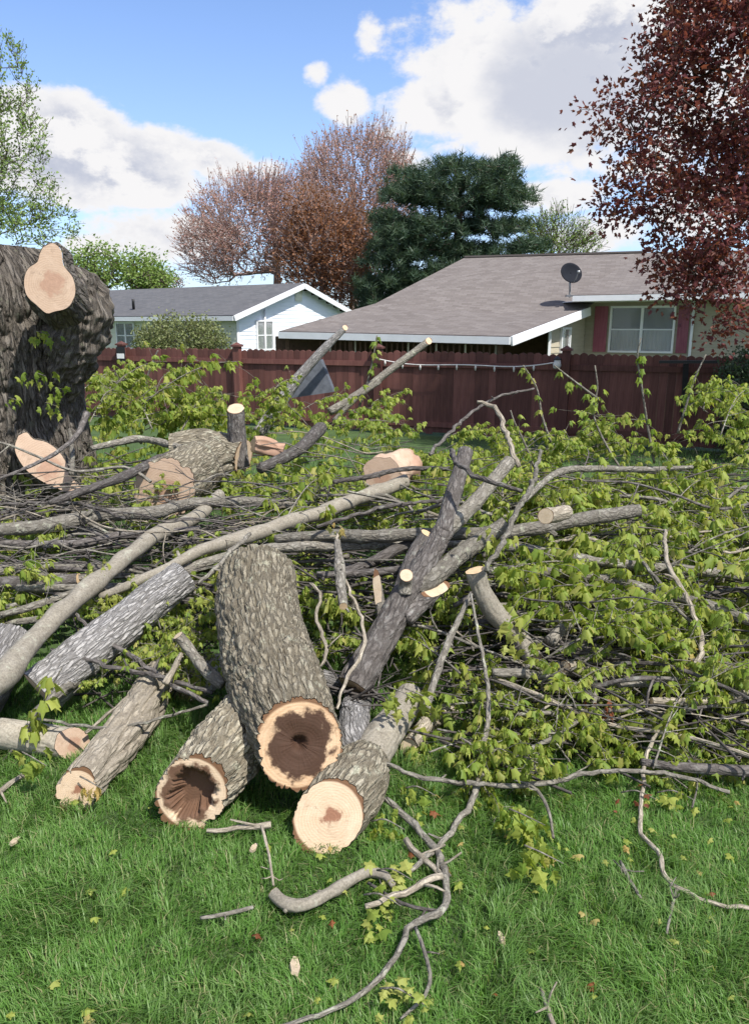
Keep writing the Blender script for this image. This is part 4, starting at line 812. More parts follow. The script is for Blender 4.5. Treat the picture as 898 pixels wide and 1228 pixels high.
limb([(498, 705, 14, .64), (522, 690, 12, .70), (549, 667, 11, .76), (577, 647, 10, .82), (606, 627, 8, .88)], (None, 'torn_wood'), seed=74, matn='bark_smooth')
limb([(486, 712, 8, .64), (486, 700, 8, .70), (487, 690, 8, .76)], seed=75, matn='bark_smooth', nadd=(None, (.05, -.75, .7)))
limb([(460, 742, 7, .5), (456, 724, 6, .56), (453, 708, 6, .62)], seed=76, matn='bark_smooth', nadd=(None, (-.6, -.5, .7)))
limb([(484, 742, 13, .5), (502, 724, 12, .56), (522, 706, 11, .64)], seed=77, matn='bark_dark', nadd=(None, (.15, -.45, .9)))
log('broken_limb', 'smooth bent grey limb with a jagged mossy top right of the dark limb', path([(640, 792, 11, .32), (621, 763, 11.5, .40), (594, 736, 12.5, .52), (577, 708, 12, .66), (570, 684, 12.5, .78)]), 'bark_pole', ('cut_wood', 'torn_wood'), .012, 60, .003, 14, seed=80, face=(0, .1), cat='branch')

# ------------------------------------------------------------------ traced branches: (label, material, ends, points)
fresh = 'cut_wood_fresh'
BR = [
 ('long pale pole slanting from the left edge up over the grey logs', 'bark_pole', (None, 'cut_wood'), [(-30, 840, 16, .42), (8, 805, 15, .45), (47, 760, 13.5, .5), (83, 726, 11.5, .55), (125, 690, 10.5, .6), (160, 662, 9.5, .64), (190, 640, 9, .67), (235, 620, 8.5, .7), (264, 593, 7, .78)]),
 ('long cracked branch running level from the left edge below the stump', 'bark_smooth', (None, None), [(-30, 639, 8, .72), (60, 629, 8, .74), (120, 618, 7.5, .76), (180, 615, 7.5, .77), (230, 605, 7.5, .78), (290, 601, 6.5, .78), (370, 608, 5, .75)]),
 ('long smooth branch rising rightwards above the forked trunk', 'bark_pole', (None, 'cut_wood'), [(120, 716, 4.5, .5), (165, 697, 6, .58), (200, 682, 7, .62), (240, 661, 8, .68), (290, 645, 8.5, .72), (330, 632, 8.5, .76), (380, 616, 8.5, .8), (430, 598, 9, .84), (487, 577, 9, .9)]),
 ('long straight sawn branch lying level through the dark limb', 'bark_smooth', (None, fresh), [(330, 647, 6, .70), (400, 642, 7.5, .74), (448, 643, 8, .75), (540, 640, 7.5, .78), (613, 637, 8, .80), (668, 628, 8.5, .82), (766, 612, 8, .86)]),
 ('level branch just behind the top of the forked trunk', 'bark_smooth', (None, None), [(200, 690, 5, .56), (270, 668, 6, .62), (330, 657, 6, .66), (420, 654, 6.5, .66), (520, 652, 6, .66), (590, 655, 4, .64)]),
 ('upper of two grey branches stacked level at the left edge', 'bark_smooth', (None, None), [(-20, 687, 6, .5), (40, 680, 6, .52), (100, 681, 5, .52), (150, 676, 4, .53)]),
 ('lower of two grey branches stacked level at the left edge', 'bark_dark', (None, 'torn_wood'), [(-20, 698, 8, .45), (50, 699, 9, .46), (95, 695, 8, .47)]),
 ('thin grey branch curving up from the left edge behind the pole', 'bark_smooth', (None, None), [(-20, 743, 4, .35), (40, 727, 4.5, .4), (90, 711, 4.5, .44), (160, 702, 4, .47), (200, 690, 3, .5)]),
 ('dark slender branch lying level under the cracked branch', 'bark_dark', (None, None), [(-20, 652, 4.5, .62), (90, 652, 5, .63), (150, 642, 4.5, .65), (240, 634, 3, .68)]),
 ('dark branch leaning right across the broken end grain log', 'bark_dark', (None, None), [(60, 603, 4, .9), (120, 582, 5.5, .95), (154, 569, 6, .97), (196, 550, 6, 1.0), (232, 536, 5, 1.02)]),
 ('thin twig arching over the pale end of the cracked branch', 'bark_dark', (None, None), [(-20, 606, 2, .82), (70, 603, 2.2, .83), (110, 608, 2.2, .83), (150, 622, 1.8, .8)]),
 ('dark twig crossing the thick grey log and the split pale log', 'bark_dark', (None, None), [(88, 734, 2, .5), (120, 762, 2.8, .42), (156, 785, 3.2, .36), (206, 821, 3.2, .3), (250, 843, 2.6, .26)]),
 ('dark twig running level in front of the grey log to the trunk', 'bark_dark', (None, None), [(62, 779, 2, .38), (134, 799, 2.8, .34), (195, 813, 2.8, .32), (255, 831, 2.4, .3)]),
 ('thin bare twig just above the short sawn log', 'bark_smooth', (None, None), [(45, 862, 1.6, .25), (111, 872, 2, .22), (167, 868, 2, .22), (250, 845, 1.7, .26)]),
 ('short bare stick leaning beside the short sawn log', 'bark_pale', (None, None), [(103, 879, 2.2, .14), (130, 856, 2.2, .18), (158, 832, 1.8, .24)]),
 ('round branch peeking out under the thick grey log', 'bark_smooth', (None, None), [(40, 858, 6, .2), (92, 815, 7, .24), (122, 798, 6.5, .26)]),
 ('pale stick on the grass at the left edge below the short log', 'bark_pale', ('cut_wood', 'cut_wood'), [(-20, 962, 3.2, .03), (2, 947, 3.5, .03), (32, 927, 3, .05)]),
 ('stub of branch poking up behind the forked trunk on its left', 'bark_smooth', (None, fresh), [(268, 822, 7, .3), (248, 804, 7.5, .36), (228, 780, 7, .42), (214, 762, 6, .5)]),
 ('small splintered stick pointing up from the split pale log', 'bark_pale', (None, 'torn_wood'), [(198, 820, 4.5, .33), (208, 803, 4, .38), (218, 783, 2.5, .45)]),
 ('short broken stick hanging down in front of the level branches', 'bark_smooth', ('torn_wood', 'torn_wood'), [(404, 650, 4, .85), (406, 672, 6, .8), (409, 700, 6.5, .72), (412, 727, 6, .66)]),
 ('pale wriggly twig hanging between the trunk and the dark limb', 'bark_pale', (None, None), [(404, 640, 1.8, .82), (412, 690, 2, .72), (433, 741, 2.2, .58), (436, 775, 2.3, .5), (417, 811, 2.2, .42), (404, 850, 1.8, .36)]),
 ('pale crooked twig beside the right of the forked trunk', 'bark_pale', (None, None), [(372, 700, 2, .65), (384, 712, 2.2, .62), (380, 742, 2.2, .55), (392, 780, 2.3, .48), (384, 800, 1.8, .42)]),
 ('thin branch forking low over the left of the forked trunk', 'bark_smooth', (None, None), [(238, 700, 2.4, .62), (260, 680, 3, .68), (278, 660, 3, .74), (300, 640, 2.6, .8)]),
 ('slim leaning branch behind the jagged limb', 'bark_smooth', (None, None), [(648, 540, 2, 1.3), (637, 583, 3, 1.15), (621, 611, 3.4, 1.08), (605, 645, 3.6, .98), (583, 685, 3.2, .84)]),
 ('dark arching twig curving over the fork of the dark limb', 'bark_dark', (None, None), [(541, 540, 3, 1.35), (548, 556, 3.2, 1.32), (580, 575, 3.2, 1.26), (626, 589, 2.6, 1.2)]),
 ('slender grey stick leaning down right of the dark limb', 'bark_smooth', (None, None), [(565, 712, 3, .72), (538, 769, 4, .52), (522, 812, 4.6, .38), (510, 850, 5, .28)]),
 ('long thin twig dropping from the jagged limb to the grass', 'bark_smooth', (None, None), [(564, 712, 1.6, .74), (580, 797, 2.2, .48), (586, 840, 2.8, .34), (581, 893, 3.6, .2), (572, 946, 4, .1), (550, 986, 4, .06), (523, 1016, 3.6, .04), (490, 1046, 2.8, .03)]),
 ('crooked snaking twig curving through the grass at bottom centre', 'bark_smooth', (None, None), [(462, 958, 3.4, .1), (496, 990, 4.4, .06), (523, 1019, 4.6, .05), (533, 1046, 4.6, .05), (536, 1076, 4.6, .04), (523, 1096, 4.6, .04), (486, 1113, 4.2, .04), (480, 1138, 3.8, .03), (450, 1179, 3.4, .03), (400, 1211, 3, .03), (335, 1232, 2.6, .03)]),
 ('short stub joining the snaking twig on its left', 'bark_pale', (None, 'torn_wood'), [(530, 1050, 3.6, .05), (510, 1033, 3.8, .06), (486, 1006, 3.6, .08)]),
 ('pale broken stick lying across the snaking twig', 'bark_pale', ('torn_wood', None), [(530, 1051, 4.2, .08), (486, 1071, 4.2, .05), (438, 1087, 3.4, .03)]),
 ('thin dark twig looping left of the snaking twig', 'bark_dark', (None, None), [(526, 1093, 2.4, .04), (483, 1084, 2.2, .05), (440, 1058, 1.8, .05)]),
 ('thin side twig trailing down from the snaking twig', 'bark_smooth', (None, None), [(498, 1112, 2.2, .05), (510, 1142, 2.4, .03), (516, 1179, 2.4, .03), (500, 1204, 2.2, .03), (480, 1222, 1.8, .03)]),
 ('bent pale branch with a sawn tip lying in the grass', 'bark_pole', (None, 'cut_wood'), [(472, 1062, 4.5, .04), (462, 1050, 5.5, .05), (438, 1046, 6.5, .06), (402, 1066, 7.5, .05), (365, 1085, 8, .05), (342, 1083, 8, .05), (328, 1071, 7.5, .06)]),
 ('thin twig standing from the grass below the forked trunk', 'bark_pale', (None, None), [(314, 990, 2.2, .14), (320, 1010, 1.8, .1), (328, 1062, 1.5, .02)]),
 ('pale splinter lying in the grass below the forked trunk', 'bark_pale', (None, None), [(248, 996, 2.6, .03), (285, 993, 3, .03), (325, 989, 4, .06)]),
 ('thin stick lying on the open grass near the bottom left', 'bark_smooth', (None, None), [(240, 1101, 2, .03), (270, 1096, 2.5, .03), (304, 1088, 2, .03)]),
 ('long smooth branch running off the right edge below the sawn tip', 'bark_smooth', (None, None), [(600, 655, 5.5, .72), (640, 660, 6, .7), (706, 672, 6, .68), (746, 677, 6, .67), (818, 683, 6.5, .66), (858, 687, 6.5, .65), (930, 697, 6.5, .62)]),
 ('long branch sagging to the right edge under its neighbour', 'bark_smooth', (None, None), [(585, 684, 5, .66), (640, 684, 5.5, .66), (712, 693, 5.5, .64), (769, 705, 6, .62), (812, 716, 6, .6), (847, 726, 6, .58), (930, 756, 6, .5)]),
 ('crooked mossy branch buried in leaves right of centre', 'bark_smooth', (None, None), [(658, 770, 7.5, .4), (689, 741, 7.5, .48), (726, 735, 7, .5), (764, 728, 6.5, .52), (806, 716, 5, .55)]),
 ('pale curved twig hooking down in the right of the pile', 'bark_pale', (None, None), [(797, 636, 2, .86), (799, 672, 2.8, .78), (818, 706, 3, .7), (832, 738, 3.2, .6), (841, 769, 3.4, .5), (838, 789, 3.4, .45), (828, 806, 3, .4)]),
 ('thin twig slanting down beside the pale curved one', 'bark_smooth', (None, None), [(756, 630, 1.8, .82), (763, 663, 2.2, .76), (789, 697, 2.2, .68), (812, 732, 2.2, .6), (838, 754, 1.8, .52)]),
 ('pale branch with a torn tip reaching in from the right edge', 'bark_pale', (None, 'torn_wood'), [(940, 815, 5.5, .3), (898, 827, 5.5, .3), (870, 838, 5.5, .3), (824, 841, 5, .3), (781, 841, 5, .3)]),
 ('level grey branch reaching in from the right edge above the torn one', 'bark_smooth', (None, None), [(940, 800, 4.5, .38), (898, 809, 4.5, .36), (870, 815, 4.2, .35), (812, 819, 4, .34), (740, 822, 3.5, .33)]),
 ('thin level twig across the right side low in the pile', 'bark_smooth', (None, None), [(600, 862, 2.4, .24), (640, 856, 3, .25), (697, 854, 3.2, .25), (784, 850, 2.8, .26), (840, 836, 2.2, .28)]),
 ('thin twig slanting up to the right below the white stub', 'bark_smooth', (None, None), [(600, 915, 2.2, .15), (640, 896, 2.6, .18), (674, 876, 2.6, .22), (709, 852, 2.6, .26), (714, 806, 2, .36)]),
 ('long pale twig arching along the front edge of the pile', 'bark_smooth', (None, None), [(440, 900, 2, .25), (468, 917, 2.4, .2), (508, 932, 2.8, .16), (573, 940, 3, .14), (648, 940, 3, .14), (708, 927, 2.8, .16), (769, 924, 2.8, .16), (819, 932, 2.6, .14), (874, 950, 2.2, .1)]),
 ('short side twig hanging from the long arching twig', 'bark_smooth', (None, None), [(633, 940, 2, .14), (653, 960, 2.3, .12), (663, 1005, 1.8, .08)]),
 ('dark branch entering from the right along the front edge', 'bark_dark', (None, None), [(950, 922, 6, .12), (898, 925, 6.5, .12), (824, 921, 6, .13), (768, 914, 5, .14)]),
 ('grey branch sloping down right of the slender stick', 'bark_smooth', (None, None), [(590, 806, 5, .36), (640, 809, 5.5, .34), (680, 818, 5, .32), (716, 840, 4, .28)]),
 ('thin twig leading from the torn branch down to the grass at right', 'bark_pale', (None, None), [(826, 846, 1.8, .32), (801, 864, 2.2, .27), (784, 887, 2.4, .2), (774, 912, 2.4, .14), (769, 955, 2.6, .07), (767, 1000, 2.8, .04), (789, 1020, 3, .03), (799, 1052, 3, .03), (839, 1078, 2.8, .03), (905, 1091, 2.4, .03)]),
 ('short twig end branching off in the right grass', 'bark_smooth', (None, None), [(811, 1066, 2, .03), (806, 1090, 1.8, .02), (799, 1120, 1.5, .02)]),
 ('loose stick on the open grass right of the hanging sprig', 'bark_smooth', (None, None), [(743, 1033, 2, .03), (755, 1055, 2.4, .03), (768, 1077, 2, .02)]),
 ('loose stick on the grass at the bottom edge right of centre', 'bark_pale', (None, None), [(648, 1185, 2.4, .03), (655, 1205, 3, .03), (665, 1232, 3, .02)]),
 ('weathered level branch in the leaves right of the stump', 'bark_smooth', (None, None), [(110, 538, 3.5, 1.0), (162, 527, 4.5, 1.05), (200, 532, 4.5, 1.03), (230, 540, 3, 1.0)]),
 ('thin branch crossing the lower scar of the stump', 'bark_dark', (None, None), [(-10, 578, 1.6, 1.0), (30, 562, 2, 1.05), (66, 544, 2.4, 1.1), (92, 522, 3.4, 1.2), (105, 496, 4.5, 1.35)]),
 ('slender stick standing against the right foot of the stump', 'bark_smooth', (None, None), [(86, 568, 3.2, .9), (87, 545, 3, 1.0), (84, 515, 2, 1.15)]),
 ('white crooked twig rising above the fork of the dark limb', 'bark_pale', (None, None), [(572, 482, 2, 1.6), (591, 487, 2.6, 1.57), (604, 510, 3, 1.45), (612, 535, 3.2, 1.33), (622, 560, 3, 1.2)]),
 ('dark twig slanting up before the fence', 'bark_dark', (None, None), [(515, 545, 2.2, 1.25), (556, 503, 2, 1.45), (595, 477, 1.6, 1.6), (640, 466, 1.3, 1.65)]),
 ('thin level branch behind the billet on the right', 'bark_smooth', (None, None), [(628, 600, 3.5, .95), (670, 566, 4, 1.05), (720, 562, 4, 1.05), (775, 563, 3.5, 1.03), (830, 560, 2.5, 1.02)]),
 ('level branch low behind the forked trunk going right', 'bark_dark', (None, None), [(380, 690, 4.5, .58), (414, 688, 5, .58), (480, 684, 5, .6), (530, 684, 4, .6)]),
 ('dark slanting branch under the long sawn branch', 'bark_dark', (None, None), [(400, 690, 5, .56), (450, 672, 6.5, .62), (500, 648, 7, .7), (540, 634, 6, .76)]),
 ('thin twig running level over the pink chunk', 'bark_dark', (None, None), [(380, 632, 2.2, .82), (430, 616, 2.6, .86), (469, 606, 2.8, .88), (535, 600, 2.4, .88)]),
 ('dark twig curling past the pink chunk', 'bark_dark', (None, None), [(400, 578, 2.6, 1.0), (440, 572, 3, 1.0), (480, 563, 3, 1.02), (540, 562, 2.6, 1.0)]),
]
for i, (lb, mt, en, pts) in enumerate(BR):
    P, R = path(pts); big = R.max() > .02
    if big:
        log('branch', lb, (P, R), mt, en, max(.02, R.max() * .6), 28, .0015, 12, seed=100 + i, face=(0, .2), cat='branch', knob=.16, partname='stem', jit=.06)
    else:
        P2, R2 = catmull(P, R, .04); rs = np.random.RandomState(i); P2[1:-1] += rs.normal(size=P2[1:-1].shape) * R2[1:-1, None] * .35
        mb = MB(); tube(mb, P2, R2, 8, .15, seed=i)
        for k in range(rs.randint(1, 4)):                                 # little side spurs and buds
            j = rs.randint(1, len(P2) - 1); d = rs.normal(size=3) * (1, 1, .6) + (0, 0, .3); d = nrm(d); L = rs.uniform(.03, .14)
            tube(mb, np.array([P2[j], P2[j] + d * L * .5 + rs.normal(size=3) * .008, P2[j] + d * L]), [R2[j] * .6, R2[j] * .45, R2[j] * .3], 5)
        tag(mb.obj('twig', mt, None, P2[0]), lb, 'twig')
log('branch', 'sawn branch with its pale round end facing out left of centre below the fence', path([(312, 562, 6, .90), (340, 549, 7, .95), (362, 536, 7.5, 1.0), (383, 515, 8, 1.1)]), 'bark_dark', (None, 'cut_wood'), .02, 32, .002, 12, seed=199, cat='branch', partname='stem', nadd=(None, (.1, -1, .35)))
# two cut poles against the fence
log('branch', 'grey weathered pole leaning up to the left against the fence', pathY([(310, 520, 8, 10.0), (338, 480, 7.5, 10.2), (362, 448, 6.5, 10.3), (391, 416, 5, 10.4), (414, 393, 3.5, 10.5)]), 'bark_log_grey', (None, 'cut_wood'), .04, 28, .004, 12, seed=200, cat='branch', partname='stem')
log('branch', 'slender pale pole leaning up to the right against the fence', pathY([(395, 494, 5, 10.0), (436, 468, 4.5, 10.2), (475, 438, 4.5, 10.4), (514, 409, 4, 10.6)]), 'bark_smooth', (None, 'cut_wood'), .04, 24, .002, 12, seed=201, cat='branch', partname='stem')
log('branch', 'thin companion stick below the slender pale pole', pathY([(400, 505, 3, 9.9), (425, 480, 3, 10.0), (455, 458, 2.5, 10.15)]), 'bark_smooth', (None, None), .04, 16, .001, 12, seed=202, cat='branch', partname='stem')
w0 = at(372, 452, 10.9); mb = MB(); q = [at(345, 478, 10.7), at(400, 470, 10.7), at(385, 432, 10.75), at(368, 436, 10.75)]; V = np.vstack([q, np.array(q) + [.02, .12, .01]]); mb.add(V, [(0, 1, 2, 3), (7, 6, 5, 4), (0, 4, 5, 1), (1, 5, 6, 2), (2, 6, 7, 3), (3, 7, 4, 0)]); mb.obj('tarp', 'tarp_grey', None, w0, False)
tag(bpy.data.objects['tarp'], 'dark grey wedge of tarp behind the grey leaning pole', 'tarp')

# ------------------------------------------------------------------ leafy boughs: prototypes, then copies as individuals
def make_bough(seed, length, nside, nclu, lsize, upright=False):
    rs = np.random.RandomState(seed); n = 8; t_ = np.linspace(0, 1, n)
    if upright: P = np.stack([.10 * np.sin(t_ * 3 + rs.rand() * 6) * t_, .06 * np.sin(t_ * 4), length * t_], -1)
    else: P = np.stack([length * t_, .10 * length * np.sin(t_ * rs.uniform(2, 4) + rs.rand() * 6), .14 * length * np.sin(t_ * 2.6) - .04 * t_], -1)
    P -= P[0]; P, R = catmull(P, np.linspace(.008, .003, n) * (length ** .5), .05); st = MB(); tube(st, P, R, 6); tips = [P[-1]]
    for k in range(nside):
        j = int(rs.uniform(.15, .97) * (len(P) - 1)); d = rs.normal(size=3) * (1, 1, .5); d[2] += .25; d[0] += .5 * (not upright); d = nrm(d); L = length * rs.uniform(.12, .38)
        Q = np.array([P[j], P[j] + d * L * .5 + rs.normal(size=3) * .02, P[j] + d * L + [0, 0, -.06 * L]]); Q, r = catmull(Q, [R[j] * .7, R[j] * .5, .0018], .04); tube(st, Q, r, 5)
        tips += [Q[-1]] + [Q[int(f * (len(Q) - 1))] for f in rs.uniform(.35, .9, rs.randint(0, 3))]
    tips += [P[int(f * (len(P) - 1))] for f in rs.uniform(.3, .95, nclu)]
    tips = np.array(tips) + rs.normal(size=(len(tips), 3)) * .015
    V, Fc, val = droop_cluster(tips, rs, 6, lsize); return st.mesh('stem', 'bark_smooth'), fast_mesh('leaves', V, Fc, 'leaf_spring', val)
PROTO = [make_bough(300 + i, rs_, ns, nc, ls) for i, (rs_, ns, nc, ls) in enumerate([(.8, 13, 9, .075), (1.0, 16, 12, .08), (.65, 11, 8, .072), (.9, 17, 11, .075), (1.1, 15, 10, .082), (.7, 13, 9, .07), (.85, 11, 7, .08), (.55, 10, 7, .07)])]
UPR = [make_bough(330 + i, L, ns, nc, ls, True) for i, (L, ns, nc, ls) in enumerate([(.75, 4, 5, .075), (.9, 5, 6, .08), (.6, 3, 4, .07)])]
rs = np.random.RandomState(77)
def bough(p, proto, yaw, pitch, roll, scale, label, group, name='leafy_bough'):
    o = bpy.data.objects.new(name, proto[0]); COL.objects.link(o); o.location = p; o.rotation_euler = (roll, pitch, yaw); o.scale = (scale,) * 3
    l = bpy.data.objects.new('leaves', proto[1]); COL.objects.link(l); l.parent = o; l['kind'] = 'stuff'
    return tag(o, label, 'bough', 'leafy boughs heaped in the brush pile')
REG = [  # label, group, count, px range, py range, dz range, scale range
 ('leafy maple bough in the thick green heap on the right', 'leafy boughs on the right of the pile', 100, (640, 960), (562, 800), (-.30, -.04), (.8, 1.1)),
 ('leafy maple bough low along the right front edge of the heap', 'leafy boughs along the right front edge', 42, (575, 950), (780, 935), (-.12, .02), (.5, .8)),
 ('leafy maple bough between the branches in the middle of the pile', 'leafy boughs in the middle of the pile', 44, (300, 660), (545, 790), (-.30, -.04), (.6, .95)),
 ('leafy maple bough under the stacked branches on the left', 'leafy boughs on the left of the pile', 36, (-40, 300), (585, 760), (-.28, -.05), (.55, .9)),
 ('leafy maple bough low on the grass between the left logs', 'leafy boughs between the left logs', 18, (100, 262), (735, 840), (-.02, .08), (.35, .55)),
]
nb = 0
MARKS = [(835, 770, 'the hooked pale twig'), (890, 515, 'the dark shrub'), (690, 530, 'the lantern post'), (660, 617, 'the round billet'), (592, 735, 'the jagged limb'), (470, 745, 'the dark limb'), (692, 802, 'the white stub'), (850, 840, 'the torn pale branch'), (766, 612, 'the sawn tip of the long branch'),
         (735, 735, 'the mossy branch'), (60, 570, 'the lower stump scar'), (110, 690, 'the pale pole'), (165, 745, 'the thick grey log'), (310, 660, 'the top of the forked trunk'), (465, 566, 'the pink chunk'), (283, 500, 'the upright sawn stem'), (400, 460, 'the leaning poles'), (440, 900, 'the front forked log'), (560, 550, 'the fork of the dark limb'),
         (195, 580, 'the broken end grain log'), (30, 690, 'the two stacked grey branches'), (150, 470, 'the fence sign'), (640, 930, 'the long arching twig'), (824, 925, 'the dark branch on the front edge'), (190, 810, 'the split pale log'), (560, 870, 'the twin cut stub'), (840, 640, 'the crest of the heap at right')]
USED = {}
FMARKS = [(394, 985, 'the front forked log'), (230, 960, 'the hollow left fork'), (95, 950, 'the torn end of the split log'), (390, 1075, 'the bent pale branch'), (535, 1070, 'the snaking twig'), (648, 1030, 'the hanging sprig'), (800, 1050, 'the twig in the right grass'), (765, 955, 'the rusty leaf tuft'), (353, 1160, 'the flat wood chip'), (656, 1205, 'the stick at the bottom edge'),
          (500, 1200, 'the trailing side twig'), (270, 1096, 'the thin stick on open grass'), (10, 945, 'the pale stick at the left edge'), (60, 1200, 'the bottom left corner'), (850, 1190, 'the bottom right corner'), (850, 960, 'the end of the long arching twig'), (756, 1055, 'the loose stick')]
def where(px, py, head, MARKS=MARKS):
    """a label that says which one: by the landmarks of the pile next to it"""
    d = [math.hypot(px - a, (py - b_) * 1.3) for a, b_, _ in MARKS]; o = np.argsort(d); best = None
    for big in ('',):
        for second in (None, 1, 2, 3, 4, 5):
            a, b_, nm = MARKS[o[0]]; dx, dy = px - a, py - b_
            rel = ('right of ' if dx > 0 else 'left of ') if abs(dx) > abs(dy) else ('just below ' if dy > 0 else 'just above ')
            l = big + head + ' ' + rel + nm + ('' if second is None else ', toward ' + MARKS[o[second]][2])
            if l not in USED and len(l.split()) <= 16: USED[l] = 1; return l
        if head.startswith('bare'): break
    return head + ' ' + rel + nm
for (lb, gp, n, xr, yr, dzr, sr) in REG:
    for i in range(n):
        px = rs.uniform(*xr); py = rs.uniform(*yr)
        if (px < 110 and py < 610) or (60 < px < 262 and 655 < py < 800 and sr[0] > .4): continue
        p = surf(px, py, rs.uniform(*dzr)); p[2] = max(p[2], .05)
        s = rs.uniform(*sr); lb = where(px, py, 'leafy maple bough'); yaw = rs.uniform(0, 6.28); p = p - np.array([math.cos(yaw), math.sin(yaw), 0]) * .4 * s
        bough(p, PROTO[rs.randint(len(PROTO))], yaw, rs.uniform(-.35, .2), rs.uniform(-.5, .5), s, lb, gp); nb += 1
# boughs heaped up behind the stump and before the fence
for i in range(34):
    px, py = rs.uniform(115, 275), rs.uniform(450, 525); p = at(px, py, rs.uniform(9.0, 11.5)); yaw = rs.uniform(0, 6.28); p = p - np.array([math.cos(yaw), math.sin(yaw), 0]) * .4
    if py < 470 and px > 235: continue
    bough(p, PROTO[rs.randint(len(PROTO))], yaw, rs.uniform(-.4, .15), rs.uniform(-.5, .5), rs.uniform(.8, 1.2), where(px, py, 'leafy bough before the fence'), 'leafy boughs between stump and fence')
for i in range(32):
    px, py = rs.uniform(290, 660), rs.uniform(490, 545); py = py - 30 * (px < 480) * rs.rand() + 34 * (px > 470); p = at(px, py, rs.uniform(8.6, 10.5)); yaw = rs.uniform(0, 6.28); p = p - np.array([math.cos(yaw), math.sin(yaw), 0]) * .3
    bough(p, PROTO[rs.randint(len(PROTO))], yaw, rs.uniform(-.4, .15), rs.uniform(-.5, .5), rs.uniform(.6, .95), where(px, py, 'leafy bough before the fence'), 'leafy boughs under the leaning poles')
for i in range(24):
    px, py = (rs.uniform(640, 930), rs.uniform(536, 566)) if i < 14 else (rs.uniform(790, 940), rs.uniform(488, 535)); p = at(px, py, rs.uniform(7.6, 9.5)); yaw = rs.uniform(0, 6.28); p = p - np.array([math.cos(yaw), math.sin(yaw), 0]) * .3
    bough(p, PROTO[rs.randint(len(PROTO))], yaw, rs.uniform(-.6, .05), rs.uniform(-.5, .5), rs.uniform(.7, 1.0), where(px, py, 'leafy bough before the fence'), 'leafy boughs along the crest')
# upright leafy shoots, traced
SH = [('thin leafy shoot rising before the fence, leftmost of the right hand shoots', [(660, 530), (650, 500), (643, 465), (627, 438)], 8.2, 6),
      ('bent leafy shoot rising from the heap below the lantern', [(752, 575), (726, 533), (711, 496), (716, 466), (713, 438)], 7.8, 9),
      ('leafy shoot leaning over from the lantern post', [(722, 482), (700, 466), (683, 453), (664, 438)], 8.4, 5),
      ('straight leafy shoot reaching up to the window', [(784, 555), (776, 510), (770, 470), (764, 430), (768, 405)], 7.8, 8),
      ('leafy shoot leaning right toward the dark shrub', [(812, 520), (822, 487), (832, 455), (846, 425)], 8.0, 9),
      ('short leafy shoot with single hanging leaves before the fence', [(640, 560), (628, 530), (616, 505), (612, 492)], 8.0, 3),
      ('leafy vine like shoot climbing the fence post behind the poles', [(430, 490), (440, 460), (447, 430), (452, 402)], 10.2, 12),
      ('leafy shoot curving up beside the stump sign', [(172, 480), (176, 455), (186, 428), (190, 420)], 11.0, 4),
      ('leafy twig leaning over the short log at the left edge', [(0, 918), (28, 882), (56, 835), (75, 800)], 3.55, 11)]
for si, (lb, pts, Y, nc) in enumerate(SH):
    r2 = np.random.RandomState(500 + si); P = np.array([at(x, y, Y) for x, y in pts]); s = pxm(P[0]); P, R = catmull(P, np.linspace(1.6, .8, len(pts)) * max(s, .005), .05)
    root = empty('leafy_shoot', P[0], lb, 'shoot'); mb = MB(); tube(mb, P, R, 6); mb.obj('stem', 'bark_smooth', root, P[0])
    leaf_me = fast_mesh('leaf', LEAF_V, LEAF_F, 'leaf_spring', np.full(len(LEAF_V), r2.rand()))
    for k in range(nc):
        j = int(r2.uniform(.25, 1) * (len(P) - 1)); c = P[j] + r2.normal(size=3) * .03
        for q in range(r2.randint(3, 6)):
            o = bpy.data.objects.new('leaf', leaf_me); COL.objects.link(o); o.parent = root; a = r2.rand() * 6.28
            o.location = c - P[0] + np.array([math.cos(a), math.sin(a), -.3]) * .02; o.rotation_euler = (r2.uniform(-.5, .5), r2.uniform(.5, 1.4), a); o.scale = (r2.uniform(.06, .10),) * 3
